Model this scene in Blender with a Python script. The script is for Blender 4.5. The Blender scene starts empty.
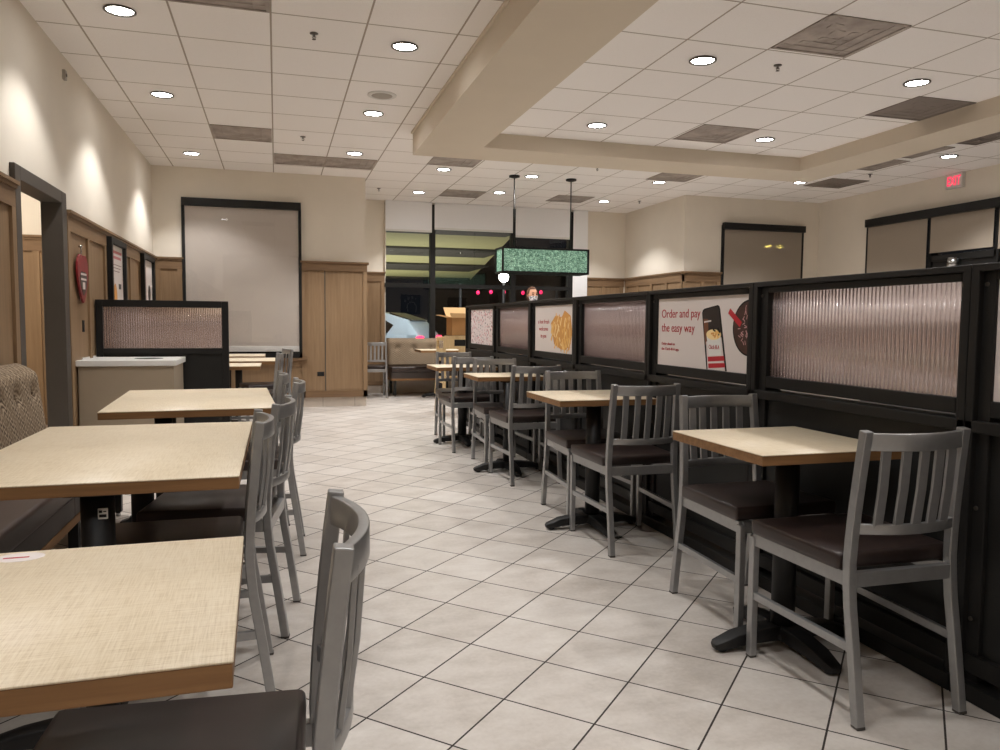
import bpy, bmesh, math, random
from mathutils import Vector, Matrix

random.seed(7)
PI = math.pi
sc = bpy.context.scene
col = sc.collection
R = math.radians

# ------------------------------------------------------------------ materials
def srgb(r, g, b):
    f = lambda c: (c / 255 / 12.92) if c / 255 <= 0.04045 else ((c / 255 + 0.055) / 1.055) ** 2.4
    return (f(r), f(g), f(b), 1.0)

class NT:
    def __init__(s, name):
        s.m = bpy.data.materials.new(name)
        s.m.use_nodes = True
        s.t = s.m.node_tree
        s.b = s.t.nodes['Principled BSDF']
    def n(s, kind, **kw):
        nd = s.t.nodes.new(kind)
        for k, v in kw.items():
            setattr(nd, k, v)
        return nd
    def l(s, a, b):
        s.t.links.new(a, b)
    def math(s, op, a, b=None, c=None):
        nd = s.n('ShaderNodeMath', operation=op)
        for i, v in enumerate((a, b, c)):
            if v is None: continue
            if isinstance(v, (int, float)): nd.inputs[i].default_value = v
            else: s.l(v, nd.inputs[i])
        return nd.outputs[0]
    def mix(s, fac, a, b):
        nd = s.n('ShaderNodeMix', data_type='RGBA')
        for sock, v in ((nd.inputs[0], fac), (nd.inputs[6], a), (nd.inputs[7], b)):
            if isinstance(v, (int, float)): sock.default_value = v
            elif isinstance(v, tuple): sock.default_value = v
            else: s.l(v, sock)
        return nd.outputs[2]
    def coord(s, scale=(1, 1, 1), rot=(0, 0, 0), loc=(0, 0, 0), kind='Object'):
        tc = s.n('ShaderNodeTexCoord')
        mp = s.n('ShaderNodeMapping')
        mp.inputs['Scale'].default_value = scale
        mp.inputs['Rotation'].default_value = rot
        mp.inputs['Location'].default_value = loc
        s.l(tc.outputs[kind], mp.inputs[0])
        return mp.outputs[0]
    def noise(s, vec, scale, detail=3, rough=.55):
        nd = s.n('ShaderNodeTexNoise')
        nd.inputs['Scale'].default_value = scale
        nd.inputs['Detail'].default_value = detail
        nd.inputs['Roughness'].default_value = rough
        s.l(vec, nd.inputs['Vector'])
        return nd.outputs[0]
    def ramp(s, fac, stops):
        nd = s.n('ShaderNodeValToRGB')
        el = nd.color_ramp.elements
        el[0].position, el[0].color = stops[0]
        el[1].position, el[1].color = stops[-1]
        for p, c in stops[1:-1]:
            e = el.new(p); e.color = c
        s.l(fac, nd.inputs[0])
        return nd.outputs[0]
    def bump(s, h, strength=.2, dist=.01):
        nd = s.n('ShaderNodeBump')
        nd.inputs['Strength'].default_value = strength
        nd.inputs['Distance'].default_value = dist
        s.l(h, nd.inputs['Height'])
        s.l(nd.outputs[0], s.b.inputs['Normal'])
    def set(s, **kw):
        for k, v in kw.items():
            s.b.inputs[k.replace('_', ' ')].default_value = v
        return s

def plain(name, c, rough=.5, metal=0.0, spec=.5, var=0.0, vs=8):
    t = NT(name).set(Roughness=rough, Metallic=metal, Specular_IOR_Level=spec)
    if var:
        f = t.noise(t.coord(), vs, 4)
        d = tuple(max(0, x * (1 - var)) for x in c[:3]) + (1,)
        u = tuple(min(1, x * (1 + var)) for x in c[:3]) + (1,)
        t.l(t.ramp(f, [(.3, d), (.7, u)]), t.b.inputs['Base Color'])
    else:
        t.b.inputs['Base Color'].default_value = c
    return t.m

def emit(name, c, s):
    t = NT(name).set(Base_Color=c, Emission_Color=c, Emission_Strength=s)
    return t.m

def wood(name, dark, light, axis='z', rough=.5, scale=6):
    t = NT(name).set(Roughness=rough, Specular_IOR_Level=.3)
    sc_ = {'z': (1, 1, .06), 'y': (1, .06, 1), 'x': (.06, 1, 1)}[axis]
    v = t.coord(sc_)
    a = t.noise(v, scale * 6, 5, .6)
    b = t.noise(t.coord(sc_), scale, 2)
    f = t.math('ADD', t.math('MULTIPLY', a, .6), t.math('MULTIPLY', b, .4))
    t.l(t.ramp(f, [(.30, dark), (.70, light)]), t.b.inputs['Base Color'])
    t.bump(a, .08, .004)
    return t.m

def grid_fac(t, period, x0, y0, half, rot=0):
    """1 on the joint lines of a square grid in the XY plane"""
    tc = t.n('ShaderNodeTexCoord')
    vr = t.n('ShaderNodeVectorRotate', rotation_type='Z_AXIS')
    vr.inputs['Angle'].default_value = rot
    t.l(tc.outputs['Object'], vr.inputs['Vector'])
    sp = t.n('ShaderNodeSeparateXYZ')
    t.l(vr.outputs[0], sp.inputs[0])
    out, ids = [], []
    for o, c0 in ((sp.outputs[0], x0), (sp.outputs[1], y0)):
        q = t.math('DIVIDE', t.math('SUBTRACT', o, c0), period)
        ids.append(t.math('FLOOR', q))
        fr = t.math('FRACT', q)
        d = t.math('MINIMUM', fr, t.math('SUBTRACT', 1.0, fr))
        out.append(t.math('LESS_THAN', d, half / period))
    cell = t.n('ShaderNodeCombineXYZ')
    t.l(ids[0], cell.inputs[0]); t.l(ids[1], cell.inputs[1])
    wn = t.n('ShaderNodeTexWhiteNoise', noise_dimensions='2D')
    t.l(cell.outputs[0], wn.inputs['Vector'])
    return t.math('MAXIMUM', out[0], out[1]), wn.outputs['Value'], sp

def ceiling_mat(name, x0, y0):
    t = NT(name).set(Roughness=.9, Specular_IOR_Level=.2)
    g, rnd, sp = grid_fac(t, .613, x0, y0, .0065)
    sp2 = t.noise(t.coord(), 130, 2)
    base = t.mix(t.math('MULTIPLY', rnd, .5), srgb(248, 244, 241), srgb(245, 240, 236))
    base = t.mix(t.math('MULTIPLY', t.math('GREATER_THAN', sp2, .62), .10), base, srgb(190, 180, 172))
    t.l(t.mix(g, base, srgb(172, 161, 149)), t.b.inputs['Base Color'])
    return t.m

def floor_mat():
    t = NT('floor_tile').set(Specular_IOR_Level=.45)
    # tile corner at (.8734, 2.3935), 45 degrees
    a = R(-45)
    cx = .8734 * math.cos(a) - 2.3935 * math.sin(a)
    cy = .8734 * math.sin(a) + 2.3935 * math.cos(a)
    g, rnd, sp = grid_fac(t, .298, cx, cy, .0030, a)
    n1 = t.noise(t.coord((1, 1.6, 1)), 5, 5, .6)
    n2 = t.noise(t.coord((1, 1, 1)), 60, 3, .6)
    f = t.math('ADD', t.math('ADD', t.math('MULTIPLY', n1, .62), t.math('MULTIPLY', n2, .22)), t.math('MULTIPLY', rnd, .16))
    base = t.ramp(f, [(.30, srgb(176, 167, 158)), (.5, srgb(199, 191, 183)), (.70, srgb(214, 208, 201))])
    t.l(t.mix(g, base, srgb(46, 38, 33)), t.b.inputs['Base Color'])
    t.l(t.math('ADD', t.math('MULTIPLY', g, .45), t.math('ADD', .26, t.math('MULTIPLY', n1, .22))), t.b.inputs['Roughness'])
    t.bump(t.math('SUBTRACT', t.math('MULTIPLY', n2, .12), t.math('MULTIPLY', g, 1.0)), .25, .003)
    return t.m

def laminate_mat():
    t = NT('linen_laminate').set(Roughness=.38, Specular_IOR_Level=.4)
    a = t.noise(t.coord((6, 150, 1)), 3, 3, .6)
    b = t.noise(t.coord((150, 6, 1)), 3, 3, .6)
    c = t.noise(t.coord(), 4, 3)
    f = t.math('ADD', t.math('MULTIPLY', t.math('ADD', a, b), .42), t.math('MULTIPLY', c, .16))
    t.l(t.ramp(f, [(.34, srgb(200, 180, 148)), (.5, srgb(224, 208, 181)), (.66, srgb(235, 222, 198))]), t.b.inputs['Base Color'])
    return t.m

def fabric_mat():
    t = NT('patterned_upholstery').set(Roughness=.9, Specular_IOR_Level=.15)
    sp = t.n('ShaderNodeSeparateXYZ'); t.l(t.coord(), sp.inputs[0])
    n = t.noise(t.coord(), 90, 3); n2 = t.noise(t.coord(), 14, 2)
    wob = t.math('MULTIPLY', t.math('SUBTRACT', n2, .5), 2.4)
    u = t.math('SINE', t.math('ADD', t.math('MULTIPLY', sp.outputs[0], 120), wob))
    w_ = t.math('SINE', t.math('ADD', t.math('MULTIPLY', sp.outputs[2], 210), t.math('MULTIPLY', u, 2.6)))
    v_ = t.math('SINE', t.math('ADD', t.math('MULTIPLY', sp.outputs[0], 47), t.math('MULTIPLY', sp.outputs[2], 33)))
    f = t.math('ADD', t.math('MULTIPLY', t.math('MULTIPLY', w_, t.math('ADD', .6, t.math('MULTIPLY', v_, .4))), .36), t.math('ADD', .5, t.math('MULTIPLY', t.math('SUBTRACT', n, .5), 1.0)))
    t.l(t.ramp(f, [(.12, srgb(84, 70, 57)), (.45, srgb(132, 114, 94)), (.85, srgb(176, 158, 134))]), t.b.inputs['Base Color'])
    t.bump(f, .25, .004)
    return t.m

M = {}
M['wall'] = plain('wall_paint', srgb(228, 219, 205), .85, spec=.2, var=.02, vs=3)
M['ceil'] = ceiling_mat('ceiling_tile', -.012, 5.215)
M['ceil2'] = ceiling_mat('ceiling_tile_recess', 2.624 - .613, 4.61)
M['soffit'] = plain('soffit_paint', srgb(216, 204, 186), .85, spec=.2, var=.015, vs=3)
M['floor'] = floor_mat()
M['wood'] = wood('oak_panel', srgb(130, 104, 77), srgb(152, 126, 97))
M['wood_trim'] = wood('oak_trim', srgb(114, 89, 65), srgb(142, 115, 87), 'y')
M['wood_trim_x'] = wood('oak_trim_cross', srgb(112, 87, 63), srgb(138, 111, 84), 'x')
M['base_tile'] = plain('base_tile', srgb(188, 176, 163), .6, var=.08, vs=5)
M['black'] = plain('black_metal', srgb(29, 28, 27), .5, spec=.3)
M['panel_black'] = plain('black_laminate', srgb(30, 30, 29), .5, spec=.35, var=.1, vs=4)
M['iron'] = plain('cast_iron', srgb(26, 25, 25), .5, spec=.4, var=.15, vs=30)
M['alu'] = plain('brushed_aluminium', srgb(160, 160, 160), .36, .7, .5, var=.05, vs=40)
M['alu_dark'] = plain('grey_glide', srgb(70, 66, 62), .6)
M['vinyl'] = plain('brown_vinyl', srgb(48, 37, 34), .38, spec=.5, var=.12, vs=12)
M['bench_vinyl'] = plain('bench_vinyl', srgb(66, 50, 43), .4, spec=.45, var=.08, vs=8)
M['bench_box'] = plain('bench_box', srgb(66, 57, 52), .5)
M['lam'] = laminate_mat()
M['ply'] = wood('plywood_edge', srgb(112, 80, 50), srgb(156, 117, 78), 'x', .5, 9)
M['fabric'] = fabric_mat()
M['white'] = plain('white_solid_surface', srgb(232, 230, 226), .35)
M['beige'] = plain('beige_laminate', srgb(160, 145, 125), .5, var=.02)
M['dark'] = plain('dark_void', srgb(18, 17, 17), .7)
M['casing'] = plain('dark_bronze', srgb(76, 70, 64), .5, var=.04, vs=5)
M['shade'] = plain('shade_fabric', srgb(205, 194, 184), .8, spec=.2, var=.02, vs=60)
M['shade2'] = plain('shade_fabric_taupe', srgb(158, 146, 132), .8, spec=.2, var=.02, vs=60)
M['shade3'] = plain('shade_fabric_white', srgb(236, 235, 236), .8, spec=.2, var=.01, vs=60)
M['bar_white'] = plain('shade_bar', srgb(220, 218, 214), .4)
M['vent'] = None
M['grey'] = plain('grey_plastic', srgb(170, 162, 152), .5)
M['chrome'] = plain('chrome', srgb(190, 190, 190), .2, 1.0)
M['ring'] = plain('downlight_ring', srgb(96, 90, 84), .3, .8)
M['darkred'] = plain('heart_red', srgb(132, 34, 38), .45, var=.15, vs=14)
M['red'] = plain('red_print', srgb(190, 30, 45), .5)
M['redprint'] = plain('red_lettering', srgb(178, 32, 44), .6)
M['pinkprint'] = plain('pink_lettering', srgb(204, 124, 128), .6)
M['greyprint'] = plain('grey_lettering', srgb(150, 120, 118), .6)
M['paper'] = plain('poster_paper', srgb(226, 216, 212), .5, spec=.4)
M['pinkpaper'] = plain('pink_paper', srgb(214, 170, 170), .6)
M['lens'] = emit('downlight_lens', (1, .99, .98, 1), 40.0)
M['exit'] = emit('exit_letters', (1, .02, .09, 1), 1.6)
M['cardboard'] = plain('cardboard', srgb(186, 140, 92), .85, spec=.1, var=.06, vs=10)
M['cardboard_in'] = plain('cardboard_inside', srgb(226, 190, 142), .85, spec=.1, var=.04, vs=10)
M['beech'] = wood('beech', srgb(196, 164, 118), srgb(226, 200, 154), 'z', .5, 8)
M['skin'] = plain('skin', srgb(214, 160, 128), .5, spec=.3, var=.05)
M['hair'] = plain('brown_hair', srgb(92, 58, 36), .6, var=.25, vs=60)
M['cloth_dark'] = plain('dark_cloth', srgb(38, 40, 48), .9, spec=.1, var=.1, vs=40)
M['shoe'] = plain('shoe_black', srgb(22, 22, 22), .5)
M['eye'] = plain('eye_dark', srgb(36, 24, 18), .2)
M['asphalt'] = plain('asphalt', srgb(52, 52, 54), .9, var=.2, vs=6)
M['car_white'] = plain('car_paint', srgb(206, 220, 228), .25, spec=.6)
M['car_glass'] = plain('car_glass', srgb(24, 26, 26), .3, spec=.6)
M['rubber'] = plain('rubber', srgb(24, 24, 24), .8)
M['tail'] = emit('tail_lamp', (1, .02, .08, 1), 4.0)
M['head'] = emit('head_lamp', (1, .78, .15, 1), 40.0)
M['lantern'] = emit('red_lantern', (1, .02, .12, 1), 1.2)
M['globe'] = emit('globe_lamp', (1, .97, .9, 1), 22.0)
M['canopy'] = plain('canopy_panel', srgb(206, 202, 150), .7)
M['canopy_beam'] = plain('canopy_beam', srgb(50, 48, 40), .7)
M['brick'] = plain('dark_brick', srgb(70, 58, 50), .9, var=.2, vs=5)
M['leaf'] = plain('leaf_green', srgb(50, 84, 48), .7, var=.4, vs=8)
M['yellow1'] = plain('fries_gold', srgb(240, 190, 108), .6)
M['yellow2'] = plain('fries_amber', srgb(220, 158, 84), .6)
M['yellow3'] = plain('fries_pale', srgb(250, 222, 162), .6)
M['brown'] = plain('cola_brown', srgb(66, 38, 30), .4, var=.6, vs=25)
M['phone_dark'] = plain('phone_screen', srgb(40, 30, 28), .4)
M['phone_brown'] = plain('phone_photo', srgb(120, 74, 48), .5)
M['tan'] = plain('art_tan', srgb(190, 186, 174), .6)

def vent_mat():
    t = NT('vent_grille').set(Roughness=.6, Metallic=.2)
    n = t.noise(t.coord((1, 1, 1)), 5, 4)
    t.l(t.ramp(n, [(.35, srgb(150, 139, 131)), (.65, srgb(182, 171, 162))]), t.b.inputs['Base Color'])
    return t.m
M['vent'] = vent_mat()
M['vent_dark'] = plain('vent_grille_dark', srgb(132, 121, 114), .6, .2, var=.08, vs=5)

def glass_mat(name, ior=1.6, tint=(.9, .95, .93, 1), rough=0.0):
    t = NT(name).set(Base_Color=tint, Roughness=rough, IOR=ior, Transmission_Weight=1.0)
    return t.m
def pane_mat():
    t = NT('window_glass')
    fr = t.n('ShaderNodeFresnel'); fr.inputs['IOR'].default_value = 1.75
    tr = t.n('ShaderNodeBsdfTransparent'); tr.inputs[0].default_value = (.97, .97, .97, 1)
    gl = t.n('ShaderNodeBsdfGlossy'); gl.inputs['Roughness'].default_value = 0.0
    mx = t.n('ShaderNodeMixShader')
    gm = t.n('ShaderNodeNewGeometry')
    t.l(t.math('MULTIPLY', fr.outputs[0], t.math('SUBTRACT', 1.0, gm.outputs['Backfacing'])), mx.inputs[0]); t.l(tr.outputs[0], mx.inputs[1]); t.l(gl.outputs[0], mx.inputs[2])
    t.l(mx.outputs[0], t.t.nodes['Material Output'].inputs['Surface'])
    return t.m
M['glass'] = pane_mat()

def fluted_mat():
    t = NT('fluted_glass')
    df = t.n('ShaderNodeBsdfDiffuse'); df.inputs[0].default_value = srgb(214, 190, 186)
    tl = t.n('ShaderNodeBsdfTranslucent'); tl.inputs[0].default_value = srgb(226, 200, 196)
    m1 = t.n('ShaderNodeMixShader'); m1.inputs[0].default_value = .5; t.l(df.outputs[0], m1.inputs[1]); t.l(tl.outputs[0], m1.inputs[2])
    m2 = t.n('ShaderNodeMixShader'); m2.inputs[0].default_value = .22; t.l(t.b.outputs[0], m2.inputs[1]); t.l(m1.outputs[0], m2.inputs[2])
    t.l(m2.outputs[0], t.t.nodes['Material Output'].inputs['Surface'])
    t.set(Base_Color=(.98, .87, .86, 1), Roughness=.15, IOR=1.42, Transmission_Weight=.95)
    return t.m
M['flute'] = fluted_mat()

def pendant_mat():
    t = NT('green_textured_glass')
    v = t.n('ShaderNodeTexVoronoi', feature='DISTANCE_TO_EDGE')
    v.inputs['Scale'].default_value = 1
    t.l(t.coord((75, 75, 42)), v.inputs['Vector'])
    n = t.noise(t.coord((1, 1, 1)), 30, 4)
    f = t.math('ADD', v.outputs['Distance'], t.math('MULTIPLY', t.math('SUBTRACT', n, .5), .6))
    c = t.ramp(f, [(.02, srgb(70, 106, 88)), (.2, srgb(142, 186, 160)), (.5, srgb(208, 238, 220))])
    t.l(c, t.b.inputs['Base Color'])
    t.l(c, t.b.inputs['Emission Color'])
    t.set(Roughness=.2, Emission_Strength=.5)
    t.bump(f, .5, .01)
    return t.m
M['pendant'] = pendant_mat()

def confetti_mat():
    t = NT('confetti_print').set(Roughness=.6)
    v = t.n('ShaderNodeTexVoronoi', feature='F1')
    v.inputs['Scale'].default_value = 1
    t.l(t.coord((1, 40, 32)), v.inputs['Vector'])
    m = t.math('LESS_THAN', v.outputs['Distance'], .33)
    sp = t.n('ShaderNodeSeparateColor')
    t.l(v.outputs['Color'], sp.inputs[0])
    c = t.mix(t.math('GREATER_THAN', sp.outputs[0], .5), srgb(190, 70, 80), srgb(60, 48, 52))
    t.l(t.mix(m, srgb(226, 212, 210), c), t.b.inputs['Base Color'])
    return t.m
M['confetti'] = confetti_mat()

# ------------------------------------------------------------------ mesh helpers
def BM():
    return bmesh.new()

def box(bm, x0, x1, y0, y1, z0, z1, mi=0):
    x0, x1 = min(x0, x1), max(x0, x1); y0, y1 = min(y0, y1), max(y0, y1); z0, z1 = min(z0, z1), max(z0, z1)
    v = [bm.verts.new(p) for p in ((x0, y0, z0), (x1, y0, z0), (x1, y1, z0), (x0, y1, z0), (x0, y0, z1), (x1, y0, z1), (x1, y1, z1), (x0, y1, z1))]
    for f in ((0, 3, 2, 1), (4, 5, 6, 7), (0, 1, 5, 4), (1, 2, 6, 5), (2, 3, 7, 6), (3, 0, 4, 7)):
        bm.faces.new([v[i] for i in f]).material_index = mi
    return v

def bxm(*a, **k):
    bm = BM(); box(bm, *a, **k); return bm

def cyl(bm, p0, p1, r0, r1=None, n=20, mi=0, caps=True):
    r1 = r0 if r1 is None else r1
    p0, p1 = Vector(p0), Vector(p1)
    t = (p1 - p0).normalized()
    a = t.orthogonal().normalized(); b = t.cross(a)
    A = [bm.verts.new(p0 + (a * math.cos(2 * PI * i / n) + b * math.sin(2 * PI * i / n)) * r0) for i in range(n)]
    B = [bm.verts.new(p1 + (a * math.cos(2 * PI * i / n) + b * math.sin(2 * PI * i / n)) * r1) for i in range(n)]
    for i in range(n):
        f = bm.faces.new((A[i], A[(i + 1) % n], B[(i + 1) % n], B[i])); f.smooth = True; f.material_index = mi
    if caps:
        bm.faces.new(A[::-1]).material_index = mi
        bm.faces.new(B).material_index = mi

def lathe(bm, prof, c=(0, 0, 0), n=28, mi=0, smooth=True):
    """prof: list of (r, z) around the vertical axis through c"""
    rows = []
    for r, z in prof:
        rows.append([bm.verts.new((c[0] + r * math.cos(2 * PI * i / n), c[1] + r * math.sin(2 * PI * i / n), c[2] + z)) for i in range(n)])
    for a, b in zip(rows, rows[1:]):
        for i in range(n):
            f = bm.faces.new((a[i], a[(i + 1) % n], b[(i + 1) % n], b[i])); f.smooth = smooth; f.material_index = mi
    bm.faces.new(rows[0][::-1]).material_index = mi
    bm.faces.new(rows[-1]).material_index = mi

def sweep(bm, pts, side, w, h, mi=0, smooth=False):
    """rectangular bar along pts; SIDE is the constant width axis, w along it, h across; w, h numbers or lists"""
    pts = [Vector(p) for p in pts]; s = Vector(side).normalized(); rows = []
    for i, p in enumerate(pts):
        t = (pts[min(i + 1, len(pts) - 1)] - pts[max(i - 1, 0)]).normalized()
        b = t.cross(s).normalized()
        ww = (w[i] if isinstance(w, (list, tuple)) else w) / 2
        hh = (h[i] if isinstance(h, (list, tuple)) else h) / 2
        rows.append([bm.verts.new(p + s * x * ww + b * y * hh) for x, y in ((-1, -1), (1, -1), (1, 1), (-1, 1))])
    for a, b in zip(rows, rows[1:]):
        for i in range(4):
            f = bm.faces.new((a[i], a[(i + 1) % 4], b[(i + 1) % 4], b[i])); f.material_index = mi; f.smooth = smooth
    bm.faces.new(rows[0][::-1]).material_index = mi
    bm.faces.new(rows[-1]).material_index = mi

def prism(bm, poly, axis, a0, a1, mi=0):
    """poly in 2D extruded along axis ('x': (y,z), 'y': (x,z), 'z': (x,y))"""
    def P(u, v, a):
        return {'x': (a, u, v), 'y': (u, a, v), 'z': (u, v, a)}[axis]
    A = [bm.verts.new(P(u, v, a0)) for u, v in poly]
    B = [bm.verts.new(P(u, v, a1)) for u, v in poly]
    n = len(poly)
    for i in range(n):
        bm.faces.new((A[i], A[(i + 1) % n], B[(i + 1) % n], B[i])).material_index = mi
    bm.faces.new(A[::-1]).material_index = mi
    bm.faces.new(B).material_index = mi

def rbox(bm, x0, x1, y0, y1, z0, z1, r, seg=3, mi=0):
    t = BM(); box(t, x0, x1, y0, y1, z0, z1)
    bmesh.ops.bevel(t, geom=t.edges[:], offset=r, segments=seg, profile=.6, affect='EDGES')
    for f in t.faces: f.smooth = True; f.material_index = mi
    me = bpy.data.meshes.new('tmp'); t.to_mesh(me); t.free(); bm.from_mesh(me); bpy.data.meshes.remove(me)

def obj(name, bm, mat, parent=None, loc=None, bevel=0.0, seg=2):
    bmesh.ops.recalc_face_normals(bm, faces=bm.faces[:])
    me = bpy.data.meshes.new(name); bm.to_mesh(me); bm.free()
    for m in (mat if isinstance(mat, (list, tuple)) else [mat]):
        me.materials.append(m)
    o = bpy.data.objects.new(name, me); col.objects.link(o)
    if parent is not None: o.parent = parent
    if loc is not None: o.location = loc
    if bevel:
        b = o.modifiers.new('edge', 'BEVEL'); b.width = bevel; b.segments = seg; b.limit_method = 'ANGLE'; b.angle_limit = R(40)
    return o

def thing(name, label, cat, loc=(0, 0, 0), rotz=0.0, group=None):
    o = bpy.data.objects.new(name, None); col.objects.link(o)
    o.empty_display_size = .1
    o.location = loc; o.rotation_euler = (0, 0, rotz)
    return tag(o, label, cat, group)

def tag(o, label, cat, group=None):
    o['label'] = label; o['category'] = cat
    if group: o['group'] = group
    return o

def struct(name, bm, mat, parent=None, bevel=0.0):
    o = obj(name, bm, mat, parent, bevel=bevel)
    if parent is None: o['kind'] = 'structure'
    return o

def kids(o):
    return [c for c in bpy.data.objects if c.parent == o]

def copy_tree(o, parent=None, table=None):
    if table is None:
        table = {}
        for c in bpy.data.objects:
            if c.parent: table.setdefault(c.parent.name, []).append(c)
    c = o.copy(); col.objects.link(c); c.parent = parent
    for ch in table.get(o.name, []):
        copy_tree(ch, c, table)
    return c

def put(proto, used, loc, rotz, label, group):
    o = proto if not used else copy_tree(proto)
    o.location = loc; o.rotation_euler = (0, 0, rotz)
    o['label'] = label
    if group: o['group'] = group
    return o

def text(name, body, size, mat, parent, mtx, ext=.0006, align='LEFT', width=None):
    cu = bpy.data.curves.new(name, 'FONT'); cu.body = body; cu.size = size; cu.extrude = ext; cu.align_x = align
    cu.materials.append(mat)
    tmp = bpy.data.objects.new('tmp_text', cu); col.objects.link(tmp)
    bpy.context.view_layer.update()
    me = bpy.data.meshes.new_from_object(tmp.evaluated_get(bpy.context.evaluated_depsgraph_get()))
    bpy.data.objects.remove(tmp)
    if width:
        xs = [v.co.x for v in me.vertices]; k = width / max(max(xs) - min(xs), 1e-6)
        for v in me.vertices: v.co.x *= k
    me.materials.clear(); me.materials.append(mat)
    o = bpy.data.objects.new(name, me); col.objects.link(o); o.parent = parent; o.matrix_local = mtx
    return o

# faces toward -X, reading direction -Y (left of it lies further from the camera)
def face_mx(x, y, z):
    return Matrix(((0, 0, -1, x), (-1, 0, 0, y), (0, 1, 0, z), (0, 0, 0, 1)))
def face_px(x, y, z):   # faces toward +X, reading direction +Y
    return Matrix(((0, 0, 1, x), (1, 0, 0, y), (0, 1, 0, z), (0, 0, 0, 1)))

# ------------------------------------------------------------------ room shell
ZC, ZS, ZR = 3.125, 2.89, 3.037
XL, XR, YN, YA, YB, YC = -1.5, 8.40, -3.0, 10.65, 12.5, 10.45
struct('floor', bxm(XL - 1.9, XR + .2, YN - .2, YB + .2, -.1, 0), M['floor'])

bm = BM(); box(bm, XL - 1.9, XR + .2, YN - .2, YB + .2, ZC, ZC + .1)
struct('ceiling', bm, M['ceil'])

# soffit ring and the lower tiled field inside it
SX0, SX1, SX2, SX3, SY0, SY1, SY2 = 1.377, 1.983, 5.66, 6.18, -2.2, 7.39, 7.955
bm = BM()
box(bm, SX0, SX1, SY0, SY2, ZS, ZC - .001)
box(bm, SX1, SX2, SY1, SY2, ZS, ZC - .001)
box(bm, SX2, SX3, SY0, SY2, ZS, ZC - .001)
box(bm, SX1, SX2, SY0, SY0 + .5, ZS, ZC - .001)
struct('ceiling_soffit', bm, M['soffit'])
struct('ceiling_recess', bxm(SX1, SX2, SY0 + .5, SY1, ZR, ZC - .002), M['ceil2'])
# wall angle trims along soffit edge
bm = BM(); box(bm, SX0 - .02, SX0, SY0, SY2, ZC - .02, ZC - .002)
struct('trim_1', bm, M['soffit'])

# left wall with the door opening
DY0, DY1, DZ = 5.29, 6.22, 2.00
bm = BM()
T = .10
box(bm, XL - T, XL, YN - .2, DY0 - .03, 0, ZC)
box(bm, XL - T, XL, DY1 + .03, YA + .2, 0, ZC)
box(bm, XL - T, XL, DY0 - .03, DY1 + .03, DZ + .03, ZC)
struct('wall_left', bm, M['wall'])
# corridor behind the opening
bm = BM()
box(bm, XL - 1.9, XL - T, 8.4, 8.5, 0, ZC)
box(bm, XL - 1.9, XL - 1.8, 3.4, 8.4, 0, ZC)
box(bm, XL - 1.9, XL - T, 3.3, 3.4, 0, ZC)
struct('wall_corridor', bm, M['wall'])

bm = BM()
box(bm, XL - T, 1.19, YA, YA + .15, 0, ZC)
box(bm, 1.04, 1.19, YA + .15, YB + .15, 0, ZC)
struct('wall_far_left', bm, M['wall'])
bm = BM()
box(bm, 1.19, 1.715, YB, YB + .15, 0, ZC)
box(bm, 1.70, 1.715, YB - .06, YB, 1.99, ZC)
box(bm, 1.70, 5.22, YB, YB + .15, 0, .32)
box(bm, 1.70, 5.22, YB, YB + .15, 3.09, ZC)
box(bm, 5.22, 6.0, YB, YB + .15, 0, ZC)
struct('wall_far_middle', bm, M['wall'])
bm = BM()
box(bm, 5.98, 6.13, YC, YB + .15, 0, ZC)
box(bm, 6.13, 6.62, YC, YC + .15, 0, ZC)
box(bm, 6.62, 8.1, YC, YC + .15, 2.70, ZC)
box(bm, 6.62, 8.1, YC, YC + .15, 0, .3)
box(bm, 8.1, XR + .2, YC, YC + .15, 0, ZC)
struct('wall_far_right', bm, M['wall'])
bm = BM()
box(bm, XR, XR + .15, 9.34, YC, 0, ZC)
box(bm, XR, XR + .15, 3.0, 9.34, 2.66, ZC)
box(bm, XR, XR + .15, YN, 3.0, 0, ZC)
struct('wall_right', bm, M['wall'])
struct('wall_near', bxm(XL - T, XR + .15, YN - .15, YN, 0, ZC), M['wall'])

# ---------------- wainscot (stiles, rails and cap over a flat panel)
def wainscot_y(name, x, s, y0, y1, stiles, z1=1.95, zb=.13):
    """on a wall facing s (+1: +X, -1: -X) at x"""
    bm = BM()
    box(bm, x, x + s * .012, y0, y1, zb, z1, 0)
    box(bm, x, x + s * .030, y0, y1, z1 - .13, z1, 1)
    box(bm, x, x + s * .030, y0, y1, zb, zb + .13, 1)
    for a in stiles:
        box(bm, x, x + s * .030, a - .035, a + .035, zb + .13, z1 - .13, 0)
    box(bm, x, x + s * .055, y0 - .004, y1 + .004, z1, z1 + .022, 1)
    box(bm, x, x + s * .042, y0, y1, z1 - .022, z1, 1)
    box(bm, x, x + s * .02, y0, y1, 0, zb, 2)
    return struct(name, bm, [M['wood'], M['wood_trim'], M['base_tile']])
def wainscot_x(name, y, x0, x1, stiles, z1=1.95, zb=.13, thick=.012):
    """on a wall facing -Y at y"""
    bm = BM()
    box(bm, x0, x1, y - thick, y, zb, z1, 0)
    box(bm, x0, x1, y - .030, y, z1 - .13, z1, 1)
    box(bm, x0, x1, y - .030, y, zb, zb + .07, 1)
    for a in stiles:
        box(bm, a - .03, a + .03, y - .030, y, zb + .07, z1 - .13, 0)
    box(bm, x0 - .004, x1 + .015, y - .055, y, z1, z1 + .022, 1)
    box(bm, x0, x1, y - .042, y, z1 - .022, z1, 1)
    box(bm, x0, x1, y - .02, y, 0, zb, 2)
    return struct(name, bm, [M['wood'], M['wood_trim_x'], M['base_tile']])
wainscot_y('wainscot_left', XL, 1, 6.36, YA - .06, [6.395, 7.02, 7.655, 8.28, 8.895, 9.52, 10.15])
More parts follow.
